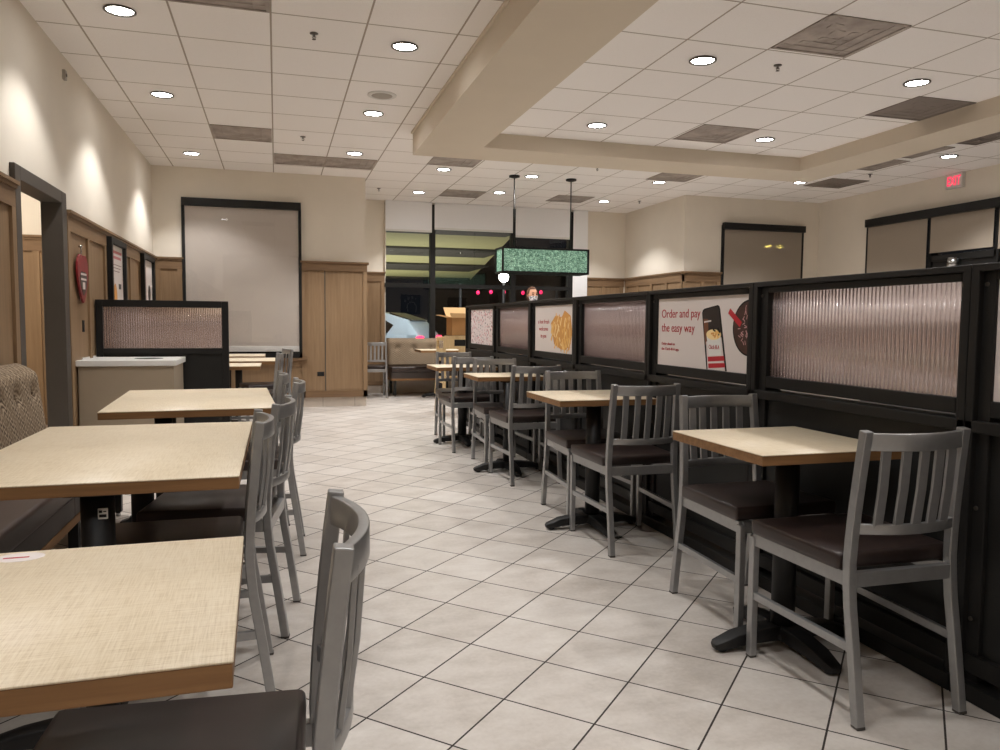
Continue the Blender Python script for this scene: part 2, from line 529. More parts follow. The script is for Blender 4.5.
wainscot_y('wainscot_left_near', XL, 1, YN, 5.185, [5.15, 4.50, 3.88, 3.26, 2.64, 2.02, 1.4, .78, .16])
wainscot_x('wainscot_corridor', 8.4, XL - 1.8, XL - T, [XL - 1.3, XL - .72])
# far-left wall panels: beside and below the shaded window
wainscot_x('wainscot_far_left', YA, XL, -1.15, [-1.185, XL + .06])
bm = BM()
zb, z1 = .13, 1.95
box(bm, .33, 1.19, YA - .02, YA, zb, z1, 0)
box(bm, .33, 1.205, YA - .045, YA, z1 - .10, z1, 1)
box(bm, .33, .37, YA - .040, YA, zb, z1 - .10, 0)
box(bm, 1.15, 1.205, YA - .040, YA, zb, z1 - .10, 0)
box(bm, .33, 1.205, YA - .040, YA, zb, zb + .09, 1)
box(bm, .315, 1.225, YA - .065, YA, z1, z1 + .025, 1)
box(bm, -1.15, .33, YA - .02, YA, zb, .67, 0)
box(bm, .633, .645, YA - .024, YA, zb + .09, z1 - .10, 2)
box(bm, -1.15, 1.19, YA - .018, YA, 0, zb, 3)
for xx in (.15, .6, 1.03):
    box(bm, xx, xx + .004, YA - .0185, YA, 0, zb, 2)
struct('wainscot_far_left_tall', bm, [M['wood'], M['wood_trim_x'], M['casing'], M['base_tile']])
bm = BM()
box(bm, 1.19, 1.205, YA, YB, .13, 1.95, 0); box(bm, 1.19, 1.235, YA, YB, 1.95, 1.975, 1)
struct('wainscot_return', bm, [M['wood'], M['wood_trim']])
wainscot_x('wainscot_far_middle', YB, 1.235, 1.70, [1.67])
wainscot_x('wainscot_far_middle_end', YB, 5.19, 5.95, [5.22, 5.56, 5.9])
wainscot_y('wainscot_bump', 5.98, -1, YC - .03, YB - .06, [YC, 10.95, 11.45, 11.95, 12.4])
wainscot_x('wainscot_far_right', YC, 5.95, 6.61, [5.98, 6.30, 6.58])

# ---------------- dark door casing round the opening in the left wall
bm = BM()
for ya, yb in ((DY0 - .10, DY0), (DY1, DY1 + .12)):
    box(bm, XL - T - .01, XL + .03, ya, yb, 0, DZ + .085)
box(bm, XL - T - .01, XL + .03, DY0 + .0005, DY1 - .0005, DZ, DZ + .085)
struct('door_1', bm, M['casing'], bevel=.004)

# ---------------- windows (structure) and their roller shades (things)
def window_frame(name, mk, panes, frame_mat=None):
    f = struct(name, mk, frame_mat or M['black'])
    for p in panes:
        obj('window_glass', p, M['glass'], f)
    return f
# window 1: far-left wall, in front of the wall plane (surface mounted dark frame)
bm = BM()
box(bm, -1.15, -1.115, YA - .05, YA, .67, 2.64); box(bm, .30, .335, YA - .05, YA, .67, 2.64)
box(bm, -1.15, .335, YA - .05, YA, .67, .735); box(bm, -1.115, .30, YA - .012, YA - .002, .7, 2.66)
window_frame('window_1', bm, [bxm(-1.115, .30, YA - .048, YA - .042, .735, 2.64)])
struct('trim_2', bxm(-1.17, .40, YA - .085, YA, .64, .67), M['wood_trim_x'])

def roller_x(label, x0, x1, y, ztop, zbot, mat, head=True, bar=.035, hh=.10):
    t = thing('roller_shade', label, 'window shade', ((x0 + x1) / 2, y, zbot))
    w = (x1 - x0) / 2
    H_ = ztop - zbot
    bm = BM(); box(bm, -w, w, -.004, .0, bar * .5, H_ - (hh * .5 if head else 0))
    obj('shade_fabric', bm, mat, t)
    bm = BM(); rbox(bm, -w, w, -.012, .008, 0, bar, .006, 2)
    obj('bottom_bar', bm, M['bar_white'], t)
    if head:
        obj('header_box', bxm(-w - .035, w + .035, -.055, .02, H_ - hh, H_), M['black'], t, bevel=.003)
    return t
def roller_y(label, x, y0, y1, ztop, zbot, mat, head=True, bar=.035, hh=.10):
    t = thing('roller_shade', label, 'window shade', (x, (y0 + y1) / 2, zbot))
    w = (y1 - y0) / 2; H_ = ztop - zbot
    obj('shade_fabric', bxm(-.004, 0, -w, w, bar * .5, H_ - (hh * .5 if head else 0)), mat, t)
    bm = BM(); rbox(bm, -.012, .008, -w, w, 0, bar, .006, 2)
    obj('bottom_bar', bm, M['bar_white'] if bar > .02 else mat, t)
    if head:
        obj('header_box', bxm(-.055, .02, -w, w, H_ - hh, H_), M['black'], t, bevel=.003)
    return t
roller_x('pale grey roller shade pulled fully down over the tall window beside the oak panels', -1.112, .297, YA - .022, 2.735, .755, M['shade'], bar=.075)

# window 2: the big glazed wall
YW = YB - .02
bm = BM()
for x, w in ((2.485, .085), (3.875, .085), (4.915, .085)):
    box(bm, x - w / 2, x + w / 2, YW - .05, YW + .06, .32, 3.09)
box(bm, 1.70, 4.95, YW - .04, YW + .05, 1.735, 1.80)
box(bm, 1.70, 4.95, YW - .05, YW + .06, .30, .38)
box(bm, 1.70, 5.22, YW + .0, YW + .06, 3.05, 3.09)
panes = []
for a, b in ((1.725, 2.443), (2.528, 3.833), (3.918, 4.873)):
    for z0, z1 in ((.38, 1.735), (1.80, 3.05)):
        panes.append(bxm(a, b, YW, YW + .008, z0, z1))
window_frame('window_2', bm, panes)
roller_x('short white roller shade over the glazing above the parked car', 1.705, 2.462, YW - .075, 3.118, 2.63, M['shade3'], head=False)
roller_x('widest short white roller shade, behind the cardboard box and pendant rod', 2.508, 3.85, YW - .075, 3.118, 2.68, M['shade3'], head=False)
roller_x('short white roller shade hanging behind the green pendant lamp', 3.90, 4.885, YW - .075, 3.118, 2.61, M['shade3'], head=False)
roller_x('narrow white roller shade let down full length beside the glazing', 4.945, 5.215, YW - .075, 3.118, .4, M['shade3'], head=False)

# window 3: bump wall, shade pulled down with yellow pole lamp heads behind
def thin_shade():
    t = NT('sheer_taupe_shade').set(Base_Color=srgb(158, 146, 132), Roughness=.8, Specular_IOR_Level=.2)
    tr = t.n('ShaderNodeBsdfTransparent'); mx = t.n('ShaderNodeMixShader')
    mx.inputs[0].default_value = .12
    out = t.t.nodes['Material Output']
    t.l(t.b.outputs[0], mx.inputs[1]); t.l(tr.outputs[0], mx.inputs[2]); t.l(mx.outputs[0], out.inputs['Surface'])
    return t.m
M['sheer'] = thin_shade()
bm = BM()
box(bm, 6.62, 6.65, YC - .03, YC + .1, .3, 2.70); box(bm, 8.07, 8.1, YC - .03, YC + .1, .3, 2.70); box(bm, 6.62, 8.1, YC - .03, YC + .1, .3, .36)
window_frame('window_3', bm, [bxm(6.65, 8.07, YC + .03, YC + .038, .36, 2.70)])
roller_x('taupe roller shade with two yellow lights glowing through it', 6.66, 8.06, YC - .03, 2.735, .8, M['sheer'])

# window 4: right wall, long black header, then the glass door with the raised shade
bm = BM()
for y in (9.34, 8.22, 7.23, 5.9, 4.6, 3.02):
    box(bm, XR - .03, XR + .1, y - .03, y + .03, 0, 2.66)
box(bm, XR - .03, XR + .1, 3.0, 9.34, 0, .1)
box(bm, XR - .03, XR + .1, 7.23, 8.22, 2.02, 2.10)
box(bm, XR - .12, XR + .1, 2.95, 9.31, 2.60, 2.71)
w4 = window_frame('window_4', bm, [bxm(XR + .03, XR + .038, a, b, .1, 2.62) for a, b in ((8.25, 9.31), (5.93, 7.20), (4.63, 5.87), (3.05, 4.57))] + [bxm(XR + .03, XR + .038, 7.26, 8.19, 2.10, 2.62)])
bm = BM()
box(bm, XR + .0, XR + .05, 7.26, 7.36, .0, 2.02); box(bm, XR + .0, XR + .05, 8.09, 8.19, 0, 2.02)
box(bm, XR + .0, XR + .05, 7.36, 8.09, 1.9, 2.02); box(bm, XR + .0, XR + .05, 7.36, 8.09, 0, .2)
dr = struct('door_2', bm, M['black'])
obj('window_glass', bxm(XR + .02, XR + .028, 7.36, 8.09, .2, 1.9), M['glass'], dr)
bm = BM(); cyl(bm, (XR - .07, 7.80, 1.90), (XR - .07, 7.80, 2.045), .072, n=28); box(bm, XR - .07, XR, 7.74, 7.86, 1.92, 2.02)
obj('door_closer', bm, M['chrome'], dr)
roller_y('taupe roller shade fully down beside the dark glass door', XR - .05, 8.25, 9.31, 2.62, .5, M['shade2'], head=False, bar=.015)
roller_y('taupe roller shade rolled halfway up above the dark glass door', XR - .05, 7.26, 8.19, 2.62, 2.13, M['shade2'], head=False, bar=.015)
roller_y('taupe roller shade just past the exit door, only its far edge in view', XR - .05, 5.95, 7.19, 2.62, 2.1, M['shade2'], head=False, bar=.015)

# ------------------------------------------------------------------ ceiling fittings
def downlight_proto():
    t = thing('recessed_downlight', 'x', 'ceiling light')
    bm = BM()
    n = 36
    prof = [(.088, 0), (.097, -.004), (.097, -.010), (.086, -.014), (.080, -.006), (.078, -.001)]
    rows = [[bm.verts.new((r * math.cos(2 * PI * i / n), r * math.sin(2 * PI * i / n), z)) for i in range(n)] for r, z in prof]
    for a, b in zip(rows, rows[1:]):
        for i in range(n):
            bm.faces.new((a[i], a[(i + 1) % n], b[(i + 1) % n], b[i])).smooth = True
    obj('trim_ring', bm, M['ring'], t)
    bm = BM(); lathe(bm, [(.079, -.001), (.079, -.004), (.06, -.0045), (.02, -.005)], n=32)
    obj('lens', bm, M['lens'], t)
    return t
DL = downlight_proto()
dl_spots = [
    (-.93, 5.46, ZC, 'recessed downlight over the dark doorway, first of the row along the heart wall'),
    (-.93, 7.33, ZC, 'recessed downlight over the white-topped cabinet, second along the heart wall'),
    (-.93, 9.75, ZC, 'recessed downlight in the room corner, last along the heart wall'),
    (.90, 5.54, ZC, 'recessed downlight in front of the round ceiling speaker'),
    (.90, 7.364, ZC, 'recessed downlight just behind the round ceiling speaker'),
    (.90, 9.144, ZC, 'recessed downlight just before the paired vents near the oak panel wall'),
    (2.085, 9.72, ZC, 'recessed downlight past the end corner of the soffit, before the white shades'),
    (2.085, 11.52, ZC, 'recessed downlight close to the shade above the parked car'),
    (3.30, 9.80, ZC, 'recessed downlight between the two pendant canopies'),
    (3.24, 11.15, ZC, 'recessed downlight beside the pendant rod, close to the widest white shade'),
    (5.10, 9.64, ZC, 'recessed downlight beyond the soffit, before the square vent near the cream wall corner'),
    (5.06, 11.39, ZC, 'recessed downlight deep in the alcove by the narrow full-length shade'),
    (6.92, 9.02, ZC, 'recessed downlight in front of the window with two yellow lights'),
    (7.467, 7.117, ZC, 'recessed downlight close to the red exit sign'),
    (2.928, 4.92, ZR, 'recessed downlight in the soffit field beside the lone sprinkler head'),
    (2.93, 6.79, ZR, 'recessed downlight in the soffit field, at its inner corner before the pendant'),
    (4.76, 6.77, ZR, 'recessed downlight in the soffit field, between the smudged vent and the far soffit corner'),
    (4.755, 4.86, ZR, 'recessed downlight in the soffit field, above the dark square vent'),
]
hidden_spots = [(-.93, 3.62, ZC), (-.93, 1.78, ZC), (-.93, -.05, ZC), (.90, 3.7, ZC), (.90, 1.86, ZC), (.90, .02, ZC),
                (2.93, 3.06, ZR), (2.93, 1.2, ZR), (4.76, 3.02, ZR), (4.76, 1.2, ZR), (2.93, -.7, ZR),
                (7.47, 5.3, ZC), (7.47, 3.4, ZC), (7.47, 1.5, ZC), (-.93, -1.9, ZC), (.9, -1.8, ZC)]
LIGHT_W = 88.0
def lamp(x, y, z, k=1.0):
    L = bpy.data.lights.new('downlight_lamp', 'SPOT')
    L.energy = LIGHT_W * k; L.color = (1.0, .995, .99); L.spot_size = R(112); L.spot_blend = .45; L.shadow_soft_size = .06
    o = bpy.data.objects.new('downlight_lamp', L); col.objects.link(o); o.location = (x, y, z - .02)
for i, (x, y, z, lab) in enumerate(dl_spots):
    put(DL, i > 0, (x, y, z), 0, lab, 'recessed ceiling downlights')
    lamp(x, y, z, (1.35 if y > 8.5 else 1.12 if y > 6 else 1.0) * (.80 if x < 0 else 1.04))
for x, y, z in hidden_spots:
    lamp(x, y, z, .70)

def vent(x, y, z, label, mat='vent', w=.595):
    t = thing('ceiling_vent', label, 'ceiling vent', (x, y, z), 0, 'square ceiling vents')
    h = w / 2
    bm = BM()
    for a, b, c, d in ((-h, h, -h, -h + .022), (-h, h, h - .022, h), (-h, -h + .022, -h, h), (h - .022, h, -h, h)):
        box(bm, a, b, c, d, -.008, 0)
    obj('vent_frame', bm, M[mat], t, bevel=.002)
    bm = BM()
    for k in range(3):
        q = h - .03 - k * .085
        if q < .05: break
        for s in (-1, 1):
            for ax in (0, 1):
                if ax == 0: prism(bm, [(s * q, -.001), (s * (q - .07), -.007), (s * (q - .073), -.004), (s * (q - .006), -.0005)], 'y', -q, q)
                else: prism(bm, [(s * q, -.001), (s * (q - .07), -.007), (s * (q - .073), -.004), (s * (q - .006), -.0005)], 'x', -q, q)
    box(bm, -h + .01, h - .01, -h + .01, h - .01, -.0016, -.0004)
    obj('vent_louvre', bm, M[mat], t)
for a in [
    (-.315, 4.908, ZC, 'dusty square vent at the top of the picture, above the heart wall aisle'),
    (-.32, 8.58, ZC, 'smudged square vent above the black half divider'),
    (.295, 9.745, ZC, 'ceiling vent before the shaded window, on the doorway side of its pair'),
    (.905, 9.745, ZC, 'ceiling vent before the oak panels, on the soffit side of its pair'),
    (2.11, 9.18, ZC, 'ceiling vent peeking out past the end corner of the soffit'),
    (2.74, 11.45, ZC, 'ceiling vent close to the widest white shade'),
    (4.46, 11.36, ZC, 'ceiling vent behind the second pendant rod'),
    (5.12, 9.20, ZC, 'ceiling vent beyond the soffit near the cream wall corner'),
    (7.43, 8.93, ZC, 'dark ceiling vent in front of the window with two yellow lights', 'vent_dark'),
    (6.96, 7.76, ZC, 'ceiling vent half hidden by the soffit, beside the sprinkler near the exit sign'),
    (6.86, 7.04, ZC, 'thin visible strip of a ceiling vent, between the two vents the soffit half hides'),
    (6.98, 6.30, ZC, 'dark ceiling vent half hidden by the soffit, at the picture edge past the exit sign', 'vent_dark'),
    (4.17, 6.745, ZR, 'smudged square vent in the soffit field, beside its far lamp'),
    (3.53, 4.27, ZR, 'largest-looking smudged vent in the soffit field, beyond the lone sprinkler'),
    (5.35, 5.43, ZR, 'dark square vent against the outer edge of the soffit field', 'vent_dark'),
]:
    vent(*a)

def sprinkler(x, y, z, label):
    t = thing('sprinkler_head', label, 'sprinkler', (x, y, z), 0, 'ceiling sprinkler heads'); t.scale = (.8, .8, .8)
    bm = BM(); lathe(bm, [(.036, 0), (.036, -.006), (.018, -.010), (.010, -.012)], n=20); obj('escutcheon', bm, M['ring'], t)
    bm = BM(); cyl(bm, (0, 0, -.008), (0, 0, -.034), .008, n=12)
    sweep(bm, [(-.012, 0, -.02), (-.016, 0, -.034), (0, 0, -.05)], (0, 1, 0), .006, .004)
    sweep(bm, [(.012, 0, -.02), (.016, 0, -.034), (0, 0, -.05)], (0, 1, 0), .006, .004)
    obj('frame_arm', bm, M['ring'], t)
    bm = BM(); lathe(bm, [(.005, -.048), (.017, -.050), (.017, -.053), (.004, -.054)], n=16); obj('deflector', bm, M['ring'], t)
for a in [(.27, 5.49, ZC, 'sprinkler head between the first two ceiling lamps over the aisle'),
          (.295, 8.52, ZC, 'sprinkler head before the paired ceiling vents'),
          (1.47, 11.4, ZC, 'sprinkler head above the narrow wall left of the glazing'.replace('left of', 'beside')),
          (3.90, 9.0, ZC, 'sprinkler head just past the soffit beside the second pendant canopy'),
          (5.59, 11.2, ZC, 'sprinkler head in the alcove corner before the cream bump wall'),
          (7.40, 8.26, ZC, 'sprinkler head near the right wall before the exit sign'.replace('right', 'exit')),
          (3.50, 4.853, ZR, 'lone sprinkler head inside the soffit field')]:
    sprinkler(*a)

t = thing('ceiling_speaker', 'round white speaker grille set flush in a ceiling tile', 'speaker', (.902, 6.767, ZC))
bm = BM(); lathe(bm, [(.125, 0), (.125, -.006), (.112, -.012), (.105, -.010)], n=40); obj('speaker_rim', bm, M['bar_white'], t)
bm = BM(); lathe(bm, [(.100, -.008), (.075, -.013), (.070, -.0135), (.02, -.014)], n=40); obj('speaker_grille', bm, M['grey'], t)

# exit sign on the right wall
t = thing('exit_sign', 'lit red EXIT sign in a white case high on the wall by the ceiling', 'exit sign', (XR, 7.86, 2.93))
bm = BM(); rbox(bm, -.062, -.001, -.122, .122, 0, .192, .008, 2); obj('sign_case', bm, M['bar_white'], t)
text('sign_letters', 'EXIT', .172, M['exit'], t, face_mx(-.063, .102, .036), ext=.0015, width=.2)

# pendant lamp
PX, PY = 3.475, 9.84
t = thing('pendant_lamp', 'long box pendant lamp with textured green glass on two black rods', 'pendant lamp', (PX, PY, 1.84))
L_, D_, Z_ = .605, .16, .315
for s in (-1, 1):
    bm = BM(); cyl(bm, (s * .405, 0, Z_), (s * .405, 0, ZC - 1.84 - .01), .0085, n=12); obj('rod', bm, M['black'], t)
    bm = BM(); lathe(bm, [(.072, 0), (.072, -.022), (.03, -.034), (.012, -.036)], (s * .405, 0, ZC - 1.84), n=28); obj('ceiling_canopy', bm, M['black'], t)
bm = BM()
q = .012
for sy in (-1, 1):
    for z in (0, Z_): box(bm, -L_, L_, sy * D_ - q, sy * D_ + q, z - q, z + q)
    for sx in (-1, 1): box(bm, sx * L_ - q, sx * L_ + q, sy * D_ - q, sy * D_ + q, -q, Z_ + q)
for sx in (-1, 1):
    for z in (0, Z_): box(bm, sx * L_ - q, sx * L_ + q, -D_, D_, z - q, z + q)
    box(bm, sx * .405 - q, sx * .405 + q, -D_, D_, Z_ - q, Z_ + q)
obj('frame', bm, M['black'], t)
bm = BM()
box(bm, -L_ + q, L_ - q, -D_ + .006, -D_ + .014, q, Z_ - q); box(bm, -L_ + q, L_ - q, D_ - .014, D_ - .006, q, Z_ - q)
box(bm, -L_ + .006, -L_ + .014, -D_ + q, D_ - q, q, Z_ - q); box(bm, L_ - .014, L_ - .006, -D_ + q, D_ - q, q, Z_ - q)
obj('glass_panel', bm, M['pendant'], t)

# small wall sensor and outlets
t = thing('wall_sensor', 'tiny grey sensor box high on the plain wall above the doorway', 'sensor', (XL, 6.48, 2.94))
bm = BM(); rbox(bm, 0, .022, -.028, .028, 0, .07, .005, 2); obj('sensor_body', bm, M['grey'], t)
bm = BM(); cyl(bm, (.022, 0, .035), (.027, 0, .035), .012, n=16); obj('sensor_eye', bm, M['ring'], t)
def outlet(label, mtx):
    t = thing('wall_outlet', label, 'outlet'); t.matrix_world = mtx @ Matrix.Scale(.82, 4)
    bm = BM(); rbox(bm, -.036, .036, -.057, .057, 0, .007, .003, 2); obj('cover_plate', bm, M['dark'], t)
    bm = BM()
    for s in (-1, 1): rbox(bm, -.017, .017, s * .026 - .014, s * .026 + .014, .007, .0095, .002, 1)
    obj('socket_face', bm, M['black'], t)
outlet('black outlet plate on the oak wall below the red heart', face_px(XL + .012, 6.82, 1.11))
outlet('black outlet plate low on the tall oak panel by the aisle', Matrix(((0, 1, 0, .575), (0, 0, -1, YA - .02), (-1, 0, 0, .45), (0, 0, 0, 1))))

# red heart plaque
t = thing('heart_plaque', 'red heart-shaped plaque with white writing hung on the oak wall', 'wall sign', (XL + .03, 6.72, 1.50))
half = [(0, .150), (.035, .166), (.085, .170), (.130, .150), (.162, .108), (.172, .055), (.163, 0), (.140, -.06), (.105, -.115), (.06, -.165), (.02, -.198), (0, -.208)]
pts = half + [(-u, v) for u, v in half[-2:0:-1]]
bm = BM(); prism(bm, pts, 'x', 0, .016); obj('heart_board', bm, M['darkred'], t, bevel=.003)
bm = BM(); prism(bm, [(u * .62, v * .5 - .045) for u, v in pts], 'x', .016, .018); obj('dark_print', bm, M['phone_dark'], t)
bm = BM(); box(bm, .018, .019, -.09, .09, .01, .026); box(bm, .018, .019, -.085, .085, -.03, -.014); box(bm, .018, .019, -.035, .04, -.10, -.045); obj('white_print', bm, M['paper'], t)
bm = BM(); cyl(bm, (.004, 0, .175), (.004, 0, .235), .004, n=8); cyl(bm, (-.012, 0, .235), (.012, 0, .235), .008, n=10); obj('hanger', bm, M['chrome'], t)

# framed posters on the left wall
def wall_poster(label, y0, y1, kind):
    w = (y1 - y0) / 2; t = thing('framed_poster', label, 'poster', (XL + .03, (y0 + y1) / 2, .93))
    H_ = .99
    bm = BM()
    f = .055
    box(bm, 0, .045, -w, -w + f, 0, H_); box(bm, 0, .045, w - f, w, 0, H_); box(bm, 0, .045, -w + f, w - f, 0, f); box(bm, 0, .045, -w + f, w - f, H_ - f, H_)
    obj('poster_frame', bm, M['black'], t, bevel=.003)
    p = obj('poster_print', bxm(.004, .012, -w + f, w - f, f, H_ - f), M['paper'], t)
    rnd = random.Random(kind)
    if kind == 1:
        bm = BM(); box(bm, .012, .013, -w + .1, w - .1, .86, .885); box(bm, .012, .013, -w + .12, w - .14, .81, .835); obj('red_lines', bm, M['pinkprint'], p)
        bm = BM()
        for k in range(3): box(bm, .012, .013, -w + .12, w - .12 - .05 * k, .75 - k * .03, .757 - k * .03)
        obj('small_print', bm, M['greyprint'], p)
        bm = BM(); lathe(bm, [(.12, 0), (.12, .001)], n=24); bm.transform(Matrix(((0, 0, 1, .0125), (.7, 0, 0, -.08), (0, 1.3, 0, .42), (0, 0, 0, 1)))); obj('food_picture', bm, M['yellow2'], p)
        bm = BM(); box(bm, .012, .013, .09, .2, .53, .58); obj('dark_mark', bm, M['phone_dark'], p)
    else:
        bm = BM(); box(bm, .012, .013, -w + .1, -.1, .3, .85); obj('grey_picture', bm, M['greyprint'], p)
        bm = BM(); lathe(bm, [(.10, 0), (.10, .001)], n=24); bm.transform(Matrix(((0, 0, 1, .0125), (.9, 0, 0, .12), (0, 1.0, 0, .55), (0, 0, 0, 1)))); obj('dark_picture', bm, M['phone_dark'], p)
wall_poster('black-framed pinkish poster of food, on the oak wall next to the red heart', 7.70, 8.42, 1)
wall_poster('black-framed pale poster hung at the far corner of the oak wall', 9.48, 10.28, 2)

# ------------------------------------------------------------------ furniture: chair
def chair_proto():
    t = thing('dining_chair', 'x', 'chair')
    # seat cushion, tapered to the back
    bm = BM(); rbox(bm, -.5, .5, .022, .440, .442, .492, .016, 3)
    for v in bm.verts:
        k = .205 + (v.co.y - .02) / .44 * .018
        v.co.x *= 2 * k
        e = max(abs(v.co.x) / .22, abs(v.co.y - .24) / .22)
        if v.co.z > .48: v.co.z += .006 * (1 - e * e)
    obj('seat', bm, M['vinyl'], t)
    # rectangular seat frame
    bm = BM()
    for s in (-1, 1): sweep(bm, [(s * .178, .0, .42), (s * .200, .44, .42)], (0, 0, 1), .044, .022)
    box(bm, -.178, .178, -.012, .012, .398, .442); box(bm, -.20, .20, .43, .452, .398, .442)
    obj('seat_frame', bm, M['alu'], t, bevel=.002)
    # rear legs: one bent bar from foot to top of back
    prof = [(-.058, 0), (-.047, .08), (-.034, .17), (-.020, .26), (-.007, .34), (0, .41), (.003, .47), (0, .54), (-.006, .62), (-.015, .71), (-.025, .80), (-.033, .862)]
    for s in (-1, 1):
        bm = BM()
        pts = [(s * (.182 - .010 * max(0, (z - .45) / .4)), y, z) for y, z in prof]
        sweep(bm, pts, (1, 0, 0), .028, .028, smooth=False)
        lg = obj('leg', bm, M['alu'], t, bevel=.003)
        bm = BM(); box(bm, s * .182 - .0143, s * .182 + .0143, -.0725, -.0425, 0, .010); obj('foot_cap', bm, M['alu_dark'], lg, bevel=.003)
    for s in (-1, 1):
        bm = BM(); sweep(bm, [(s * .203, .442, 0), (s * .203, .442, .2), (s * .203, .442, .43)], (1, 0, 0), .025, .029)
        lg = obj('leg', bm, M['alu'], t, bevel=.003)
        bm = BM(); box(bm, s * .203 - .0128, s * .203 + .0128, .442 - .0150, .442 + .0150, 0, .010); obj('foot_cap', bm, M['alu_dark'], lg, bevel=.003)
        bm = BM(); sweep(bm, [(s * .183, -.026, .222), (s * .203, .442, .222)], (0, 0, 1), .026, .016); obj('stretcher', bm, M['alu'], t, bevel=.002)
    def curve_pts(y0, bulge, z, half, n=14):
        return [(x, y0 - bulge * (1 - (x / half) ** 2), z) for x in [half * (2 * i / n - 1) for i in range(n + 1)]]
    bm = BM(); sweep(bm, curve_pts(-.029, .041, .830, .166), (0, 0, 1), .050, .017, smooth=True); obj('top_rail', bm, M['alu'], t, bevel=.002)
    bm = BM(); sweep(bm, curve_pts(-.004, .040, .572, .172), (0, 0, 1), .030, .017, smooth=True); obj('lower_rail', bm, M['alu'], t, bevel=.002)
    for k in range(5):
        x = -.116 + .058 * k
        b0 = .004 + .040 * (1 - (x / .172) ** 2); b1 = .029 + .041 * (1 - (x / .166) ** 2)
        bm = BM(); sweep(bm, [(x, -b0, .575), (x, -(b0 + b1) / 2 - .003, .69), (x, -b1, .822)], (1, 0, 0), .031, .009); obj('slat', bm, M['alu'], t, bevel=.0015)
    return t
CH = chair_proto()
GL, GR_, GF = 'chairs at the window-bench tables', 'chairs along the black divider', 'far chairs'
F = 0.0; B_ = PI      # facing away from the camera / toward it
chairs = [
    (.058, 1.19, R(87.5), 'grey slat-back chair with its seat pushed under the table with the oval sticker', GL),
    (-.088, 2.525, R(92), 'grey slat-back chair tucked at the near end of the long table with a tagged post', GL),
    (-.012, 3.03, R(82), 'grey slat-back chair turned slightly, at the far end of the long tagged table', GL),
    (.062, 4.02, R(89), 'grey slat-back chair pulled furthest into the aisle, at the third bench table', GL),
    (-.012, 4.62, R(91), 'grey slat-back chair tucked against the third bench table, behind the pulled-out one', GL),
    (-.02, 7.56, R(90), 'grey chair just past the black half divider, at the first table behind it', GL),
    (.085, 8.62, R(104), 'grey chair angled into the aisle before the shaded window', GL),
    (1.782, 1.80, R(-1), 'grey slat-back chair with its back to us, at the first table along the divider', GR_),
    (1.822, 2.83, B_ + R(1), 'grey chair facing us across the first table along the divider, before the phone poster', GR_),
    (1.777, 3.475, R(-1), 'grey slat-back chair with its back to us, at the second table along the divider', GR_),
    (1.815, 4.49, B_, 'grey chair facing us across the second table along the divider', GR_),
    (1.785, 5.18, R(0), 'grey slat-back chair with its back to us, at the third table along the divider', GR_),
    (1.782, 6.19, B_, 'grey chair facing us across the third table along the divider', GR_),
    (1.692, 6.64, R(0), 'grey slat-back chair with its back to us, at the last table along the divider', GR_),
    (1.756, 7.65, B_, 'grey chair facing us at the last divider table, before the wooden high chair', GR_),
    (1.43, 11.68, R(0), 'lone silver chair half hidden behind the corner of the tall oak panels', GF),
]
for i, (x, y, rz, lab, g) in enumerate(chairs):
    put(CH, i > 0, (x, y, 0), rz, lab, g)

